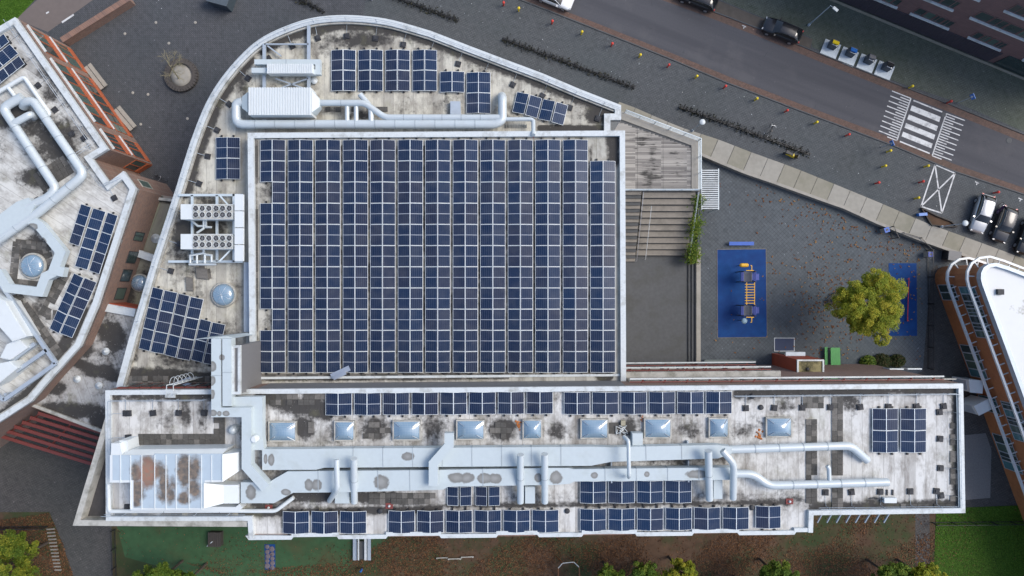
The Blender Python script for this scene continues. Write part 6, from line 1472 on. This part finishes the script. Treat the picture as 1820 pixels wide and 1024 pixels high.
t=thing('picnic_bench','grey double bench with pale rails half under the roof edge','bench',W(643,978,ZP))
for x,w,m_,z in((630.5,6.5,STEELB,.45),(637,2.4,COP,.75),(649.5,4,COP,.75),(656,6,STEELB,.45)): mb=MB(); q=WL([(x-w/2,956),(x+w/2,956),(x+w/2,996),(x-w/2,996)],ZP+z); mb.prism(q,ZP+z-.07,ZP+z); mb.build('slab',m_,t)
mb=MB(); q=W(643,976,ZP); mb.box((q.x,q.y,ZP+.2),(1.5,2.0,.36)); mb.build('base',CONCD,t)
t=thing('post_with_flag','slim dark post with blue sleeve at the end of double bench','post',W(645,1008,ZP)); c=W(645,1008,ZP); mb=MB(); mb.tube([c,c+Vector((0,0,1.6))],.04,8); mb.build('pole',BLACK,t); mb=MB(); mb.lathe(c+Vector((0,0,.6)),[(.12,0),(.15,.3),(.1,.7)],10); mb.build('sleeve',SBLUE,t)
for i,(a,b) in enumerate((((775,992),(796,991)),((796,993.5),(820,993)),((819,990.5),(842,989.5)))):
    mb=MB(); mb.beam(W(*a,ZP+.25),W(*b,ZP+.25),.1,.1); q0,q1=W(*a,ZP),W(*b,ZP); mb.box((q0.x+.1,q0.y,ZP+.1),(.1,.1,.24)); mb.box((q1.x-.1,q1.y,ZP+.1),(.1,.1,.24)); tag(mb.build('low_rail',COPD),'low pale balancing rail standing in the fallen leaves','play equipment','three low rails in the leaves')
t=thing('climbing_teepee','small timber climbing tripod with pale joints among fallen leaves','play equipment',W(1010,1008,ZP)); top=[(1000,1001),(1020,999),(1029,1008),(992,1010)]
for (x,y),(bx,by) in zip(top,((988,988),(1020,990),(1031,1030),(992,1030))): mb=MB(); mb.tube([W(bx,by,ZP),W(x,y,ZP+1.6)],.07,8); mb.build('pole',M('orange_brown_wood',(.22,.09,.035),.7) if 'orange_brown_wood' not in bpy.data.materials else bpy.data.materials['orange_brown_wood'],t)
for (a,b) in((0,1),(1,2),(0,3)): mb=MB(); mb.tube([W(*top[a],ZP+1.6),W(*top[b],ZP+1.6)],.05,6); mb.build('crossbar',COP,t)
t=thing('timber_steps','flight of grey log steps through the leaf covered bed','steps',W(92,975,ZP))
for i in range(13): mb=MB(); a=W(83+i*1.2,941+i*6,ZP+.06); b=W(97+i*1.0,940+i*6.1,ZP+.06); mb.tube([a,b],.10,7); mb.build('log',WOODG,t)
t=thing('spring_toy','small yellow play figure on a spring at the hedge','play equipment',W(1020,1020,ZP)) if False else None
mb=MB(); c=W(1637,947,ZS) ; t=None
c=W(1369,953,13.0); t=None
t=thing('planter_boards','weedy timber edged planter beside the disc street lamp','planter',W(1660,392,0))
for a,b in(((1637,370),(1664,384)),((1664,384),(1690,394)),((1690,394),(1700,404)),((1637,370),(1655,400)),((1655,400),(1700,404))): mb=MB(); mb.beam(W(*a,.15),W(*b,.15),.1,.3); mb.build('board',DWOOD,t)
q=WL([(1640,372),(1690,394),(1698,403),(1656,399)],.1); mb=MB(); mb.prism(q,0,.1); mb.build('soil',LITTER,t)
mb=MB(); q=WL([(1633,379),(1648,378),(1649,383),(1634,384)],.5); mb.prism(q,0,.5); tag(mb.build('blue_crate',SBLUE),'small blue crate by the crossed box and footpath','crate')

# ------------------------------------------------------------------ vegetation
def leafmat(name,c1,c2,c3):
    m,n,l,b=nt(name); a=n.new('ShaderNodeAttribute'); a.attribute_name='tint'
    r_=n.new('ShaderNodeValToRGB'); l.new(a.outputs['Fac'],r_.inputs[0]); e=r_.color_ramp.elements; e[0].color=(*c1,1); e[1].color=(*c3,1); x=e.new(.5); x.color=(*c2,1)
    l.new(r_.outputs[0],b.inputs['Base Color']); b.inputs['Roughness'].default_value=.6; b.inputs['Specular IOR Level'].default_value=.2
    tr=n.new('ShaderNodeBsdfTranslucent'); l.new(r_.outputs[0],tr.inputs[0]); mx=n.new('ShaderNodeMixShader'); mx.inputs[0].default_value=.35; l.new(b.outputs[0],mx.inputs[1]); l.new(tr.outputs[0],mx.inputs[2]); l.new(mx.outputs[0],n['Material Output'].inputs[0])
    return m
def leaf_mesh(name,C,S,T,mat,flat=.5,seed=1):
    rg=np.random.default_rng(seed); n=len(C); th=rg.uniform(0,math.tau,n); el=rg.normal(0,flat,n); ro=rg.uniform(0,math.tau,n)
    nrm=np.stack([np.sin(el)*np.cos(th),np.sin(el)*np.sin(th),np.cos(el)],1)
    a=np.stack([np.cos(ro),np.sin(ro),np.zeros(n)],1); a-=nrm*(a*nrm).sum(1)[:,None]; a/=np.linalg.norm(a,axis=1)[:,None]; b=np.cross(nrm,a)
    S=S[:,None]; V=np.stack([C-a*S,C+b*S*.5,C+a*S,C-b*S*.5],1).reshape(-1,3); F=np.arange(4*n).reshape(-1,4)
    me=bpy.data.meshes.new(name); me.from_pydata(V.tolist(),[],F.tolist()); me.materials.append(mat); at=me.attributes.new('tint','FLOAT','POINT'); at.data.foreach_set('value',np.repeat(np.clip(T,0,1),4).astype(np.float32)); return me
BARK=M('bark',(.075,.06,.048),.9,var=.25)
def tree(label,base,crown_c,rad,nleaf,mat,seed,leaf=.16,clumps=70,name='leafy_tree',cat='tree',group=None,squash=.75):
    rg=np.random.default_rng(seed); t=thing(name,label,cat,base,group); base=Vector(base); cc=Vector(crown_c)
    mb=MB(); mb.tube([base,base.lerp(cc,.4)+Vector((.1,.05,0)),cc-Vector((0,0,rad*.25))],.16,10,r2=.08)
    tr=mb.build('trunk',BARK,t)
    mb=MB()
    for i in range(9):
        u=rg.uniform(0,math.tau); e=cc+Vector((math.cos(u)*rad*.7,math.sin(u)*rad*.7,rg.uniform(-.4,.5)*rad*squash)); s_=base.lerp(cc,rg.uniform(.45,.85)); mb.tube([s_,s_.lerp(e,.5)+Vector((0,0,.25)),e],.07,6,r2=.02)
    mb.build('limbs',BARK,tr)
    d=rg.normal(0,1,(clumps,3)); d/=np.linalg.norm(d,axis=1)[:,None]; rr=rg.uniform(.35,1.0,clumps)**.6
    lobe=1+.16*np.sin(3*np.arctan2(d[:,1],d[:,0])+seed)+.1*np.sin(7*np.arctan2(d[:,1],d[:,0])+seed*2)
    P=d*(rr*lobe*rad*.88)[:,None]; P[:,2]*=squash
    cl_=rg.integers(0,clumps,nleaf); cr=rg.uniform(.35,.75,clumps)*rad/4*1.15*(70/clumps)**.22
    g_=rg.normal(0,1,(nleaf,3)); g_/=np.linalg.norm(g_,axis=1)[:,None]; C=P[cl_]+g_*(cr[cl_]*rg.uniform(.2,1,nleaf)**.5)[:,None]*np.array([1,1,.7])
    ct=rg.uniform(0,1,clumps); T_=ct[cl_]*.55+rg.uniform(0,1,nleaf)*.45
    me=leaf_mesh('crown',C+np.array(cc),rg.uniform(.6,1.3,nleaf)*leaf,T_,mat,.6,seed); o=bpy.data.objects.new('crown',me); col.objects.link(o); adopt(o,t); return t
LEAFY=leafmat('leaves_yellowing',(.11,.16,.016),(.28,.32,.03),(.48,.38,.04)); LEAFG=leafmat('leaves_green',(.05,.10,.014),(.11,.19,.026),(.24,.27,.04)); LEAFD=leafmat('leaves_dark',(.02,.04,.012),(.05,.075,.02),(.09,.06,.03))
LEAFM=leafmat('leaves_mixed',(.06,.11,.014),(.15,.21,.026),(.36,.33,.04)); bpt=W(1483,531,ZP); cpt=W(1547,543,6.2)
tree('yellowing broad crowned tree in the playground shading the small mat',bpt,cpt,3.8,60000,LEAFY,5,.078,460)
def edge_tree(label,px,py,zc,rad,mat,seed,n=8000):
    c=W(px,py,zc); tree(label,(c.x,c.y,ZP),c,rad,int(n*2.2),mat,seed,.10,190)
edge_tree('big yellow green tree over the leaf bed by the log steps',5,1008,6,3.9,LEAFM,11,13000)
edge_tree('green tree top rising at the turf near the paved yard',272,1040,5.5,2.4,LEAFG,12,7000); edge_tree('small green tree top at the far side of the turf',322,1042,5,1.9,LEAFG,13,5000)
edge_tree('green tree top beside the climbing tripod',1085,1038,5,2.0,LEAFG,14,5500); edge_tree('yellow tipped tree top in the leafy garden',1150,1038,5.2,2.3,LEAFG,15,6500); edge_tree('lighter green tree top beside the yellow tipped one',1212,1030,5.2,2.2,LEAFY,16,6000)
edge_tree('dark green tree top near the stepped roof corner',1385,1032,5,2.4,LEAFG,17,7000); edge_tree('wide green tree top beside the garden path',1592,1034,5,2.2,LEAFG,18,6500); edge_tree('yellow green tree top over the garden path end',1650,1034,5,2.2,LEAFY,19,6000)
edge_tree('small green shrub tree beyond the climbing tripod',1330,1058,4,1.6,LEAFD,20,3000)
def shrub(label,px,py,z,r_,mat,seed,n=1500,h=.9):
    rg=np.random.default_rng(seed); c=W(px,py,z); t=thing('shrub',label,'shrub',c); d=rg.normal(0,1,(n,3)); d/=np.linalg.norm(d,axis=1)[:,None]; d[:,2]=np.abs(d[:,2]); C=d*(r_*rg.uniform(.3,1,n)**.5)[:,None]*np.array([1,.8,h]); T_=rg.uniform(0,1,n)
    o=bpy.data.objects.new('foliage',leaf_mesh('foliage',C+np.array(c)+np.array([0,0,.1]),rg.uniform(.06,.13,n),T_,mat,.8,seed)); col.objects.link(o); adopt(o,t)
    mb=MB()
    for i in range(5): u=i*1.3; mb.tube([c,c+Vector((math.cos(u)*r_*.6,math.sin(u)*r_*.5,r_*.7))],.02,5)
    mb.build('stem',BARK,t)
shrub('bright green round shrub in the bed by the brick facade',1541,643,ZP,.95,LEAFG,31); shrub('dark reddish shrub in the bed between two green ones',1565,642,ZP,1.1,LEAFD,32); shrub('dark green shrub at the fence end of the bed',1592,641,ZP,.95,LEAFD,33)
# climbers beside the stairs
t=thing('climbing_plant','tall climbing plant spilling over the stair railing','climber',W(1235,400,ZG)); rg=np.random.default_rng(41); n=5200; y=rg.uniform(2.6,10.0,n); x=19.9+rg.normal(.15,.38,n); z=ZG+rg.uniform(0,1,n)**.7*(1.2+2.6*np.clip((y-2.5)/7,0,1))+.5
sel=rg.uniform(0,1,n)<.55+.4*np.sin(y*2.1)
o=bpy.data.objects.new('foliage',leaf_mesh('foliage',np.stack([x,y,z],1)[sel],rg.uniform(.07,.15,n)[sel],rg.uniform(0,1,n)[sel],LEAFG,.8,3)); col.objects.link(o); adopt(o,t)
mb=MB(); 
for i in range(9): yy=3+i*.75; mb.tube([(19.95,yy,ZG),(20.05,yy+.2,ZG+1.5),(19.9,yy+.1,ZG+2.2)],.02,5)
mb.build('stem',BARK,t)
# bare tree in the round planter
t=thing('bare_tree','leafless young tree leaning out of the round planter','tree',W(322,137,.25)); rg=np.random.default_rng(9); b0_=W(318,140,.25); mb=MB(); mb.tube([b0_,W(308,126,1.8),W(303,118,3.2)],.07,7,r2=.04); mb.build('trunk',M('pale_bark',(.30,.27,.17),.9),t); mb=MB()
def branch(p,d,l_,r_,k):
    e=p+d*l_; mb.tube([p,p+d*l_*.5+Vector(rg.normal(0,.04,3)),e],r_,4,r2=r_*.5,caps=False)
    if k>0:
        for i in range(3 if k>1 else 4):
            nd=(d+Vector(rg.normal(0,.55,3))).normalized(); branch(p+d*l_*rg.uniform(.45,1),nd,l_*.66,r_*.6,k-1)
for i in range(8):
    u=rg.uniform(0,math.tau); s_=W(308,126,1.8).lerp(W(303,118,3.2),rg.uniform(0,1)); branch(s_,Vector((math.cos(u)*.75,math.sin(u)*.75,.55)).normalized(),1.25,.03,3)
mb.build('branches',bpy.data.materials['pale_bark'],t)
# fallen leaves
def scatter(name,poly_px,z,n,mat,seed,size=(.06,.13),dens=None):
    rg=np.random.default_rng(seed); poly=[(p.x,p.y) for p in WL(poly_px,z)]; xs=[p[0] for p in poly]; ys=[p[1] for p in poly]; P=np.stack([rg.uniform(min(xs),max(xs),n*2),rg.uniform(min(ys),max(ys),n*2)],1); P=P[inside(P,poly)]
    if dens is not None: P=P[rg.uniform(0,1,len(P))<dens(P[:,0]/mpp(z)+910,512-P[:,1]/mpp(z))]
    P=P[:n]; C=np.concatenate([P,np.full((len(P),1),z+.03)+rg.uniform(0,.03,(len(P),1))],1)
    me=leaf_mesh(name,C,rg.uniform(*size,len(P)),rg.uniform(0,1,len(P)),mat,.25,seed); o=bpy.data.objects.new(name,me); col.objects.link(o); stuff(o); tag(o,*LBL_[name]); return o
LBL_={'fallen_leaves':('scattered brown autumn leaves on the garden soil','leaves'),'playground_leaves':('sparse brown leaves blown over the playground pavers','leaves'),'bed_leaves':('thick brown leaf carpet in the bed by log steps','leaves'),'turf_leaves':('sparse leaves lying on the artificial turf','leaves'),'lawn_grass':('short green grass blades of the lawn','grass'),'verge_grass':('grass tufts in the corner lawn by cycle path','grass'),'grit':('pale grit flecks on the street pavers','grit')}
FALL=leafmat('fallen_leaf',(.05,.028,.017),(.13,.062,.03),(.26,.13,.06)); FALLO=leafmat('fallen_leaf_orange',(.14,.055,.025),(.24,.10,.04),(.38,.22,.08)); GRASS=leafmat('grass_blade',(.035,.095,.008),(.075,.17,.014),(.12,.22,.03))
def nz(x,y,s,k=0): return .5+.25*np.sin(x/s+k+1.7*np.sin(y/s*.8))+.25*np.sin(y/s*1.3+k*2+1.1*np.sin(x/s*.6))
scatter('fallen_leaves',[(640,950),(1660,912),(1660,1100),(600,1100),(420,1030),(330,1000),(225,985),(210,940),(222,945),(235,985),(420,1015),(600,1000)],ZP+.01,42000,FALL,51,(.06,.12),lambda x,y:np.clip((nz(x,y,30,1)-.33)*3,.08,1))
scatter('bed_leaves',[(-40,930),(88,912),(112,965),(136,1040),(-40,1060)],ZP+.01,9000,FALL,52,(.06,.12))
scatter('turf_leaves',[(205,938),(660,938),(640,1060),(206,1060)],ZP+.015,2600,FALL,53,(.05,.1),lambda x,y:np.clip((nz(x,y,40,3)-.5)*2+.08,.05,1))
scatter('playground_leaves',[(1250,300),(1400,345),(1640,440),(1640,640),(1250,640)],ZP+.02,1700,FALLO,54,(.08,.17),lambda x,y:np.clip(1.0*np.exp(-((x-1480)**2+(y-560)**2)/2600)+.55*np.exp(-((x-1500)**2+(y-500)**2)/9000)+.6*np.exp(-(y-(350+(x-1400)*.42))**2/900)*(x>1340)+.03,0,1))
LBL_['lawn_leaves']=('few brown leaves lying on the bright lawn','leaves'); scatter('lawn_leaves',[(1660,906),(1860,896),(1860,1060),(1650,1060)],ZP+.05,700,FALL,58,(.05,.1),lambda x,y:np.clip(1.2-(x-1660)/90,.06,1))
scatter('lawn_grass',[(1664,906),(1860,896),(1860,1060),(1650,1060),(1660,1010)],ZP+.02,26000,GRASS,55,(.05,.10)); scatter('verge_grass',[(-40,-40),(70,-40),(60,0),(28,32),(-40,75)],.012,5000,GRASS,56,(.05,.09))
scatter('grit',[(150,30),(640,-10),(900,60),(1450,290),(1700,390),(1460,215),(1000,40),(900,0),(430,0),(230,0)],.006,260,COP,57,(.03,.07))
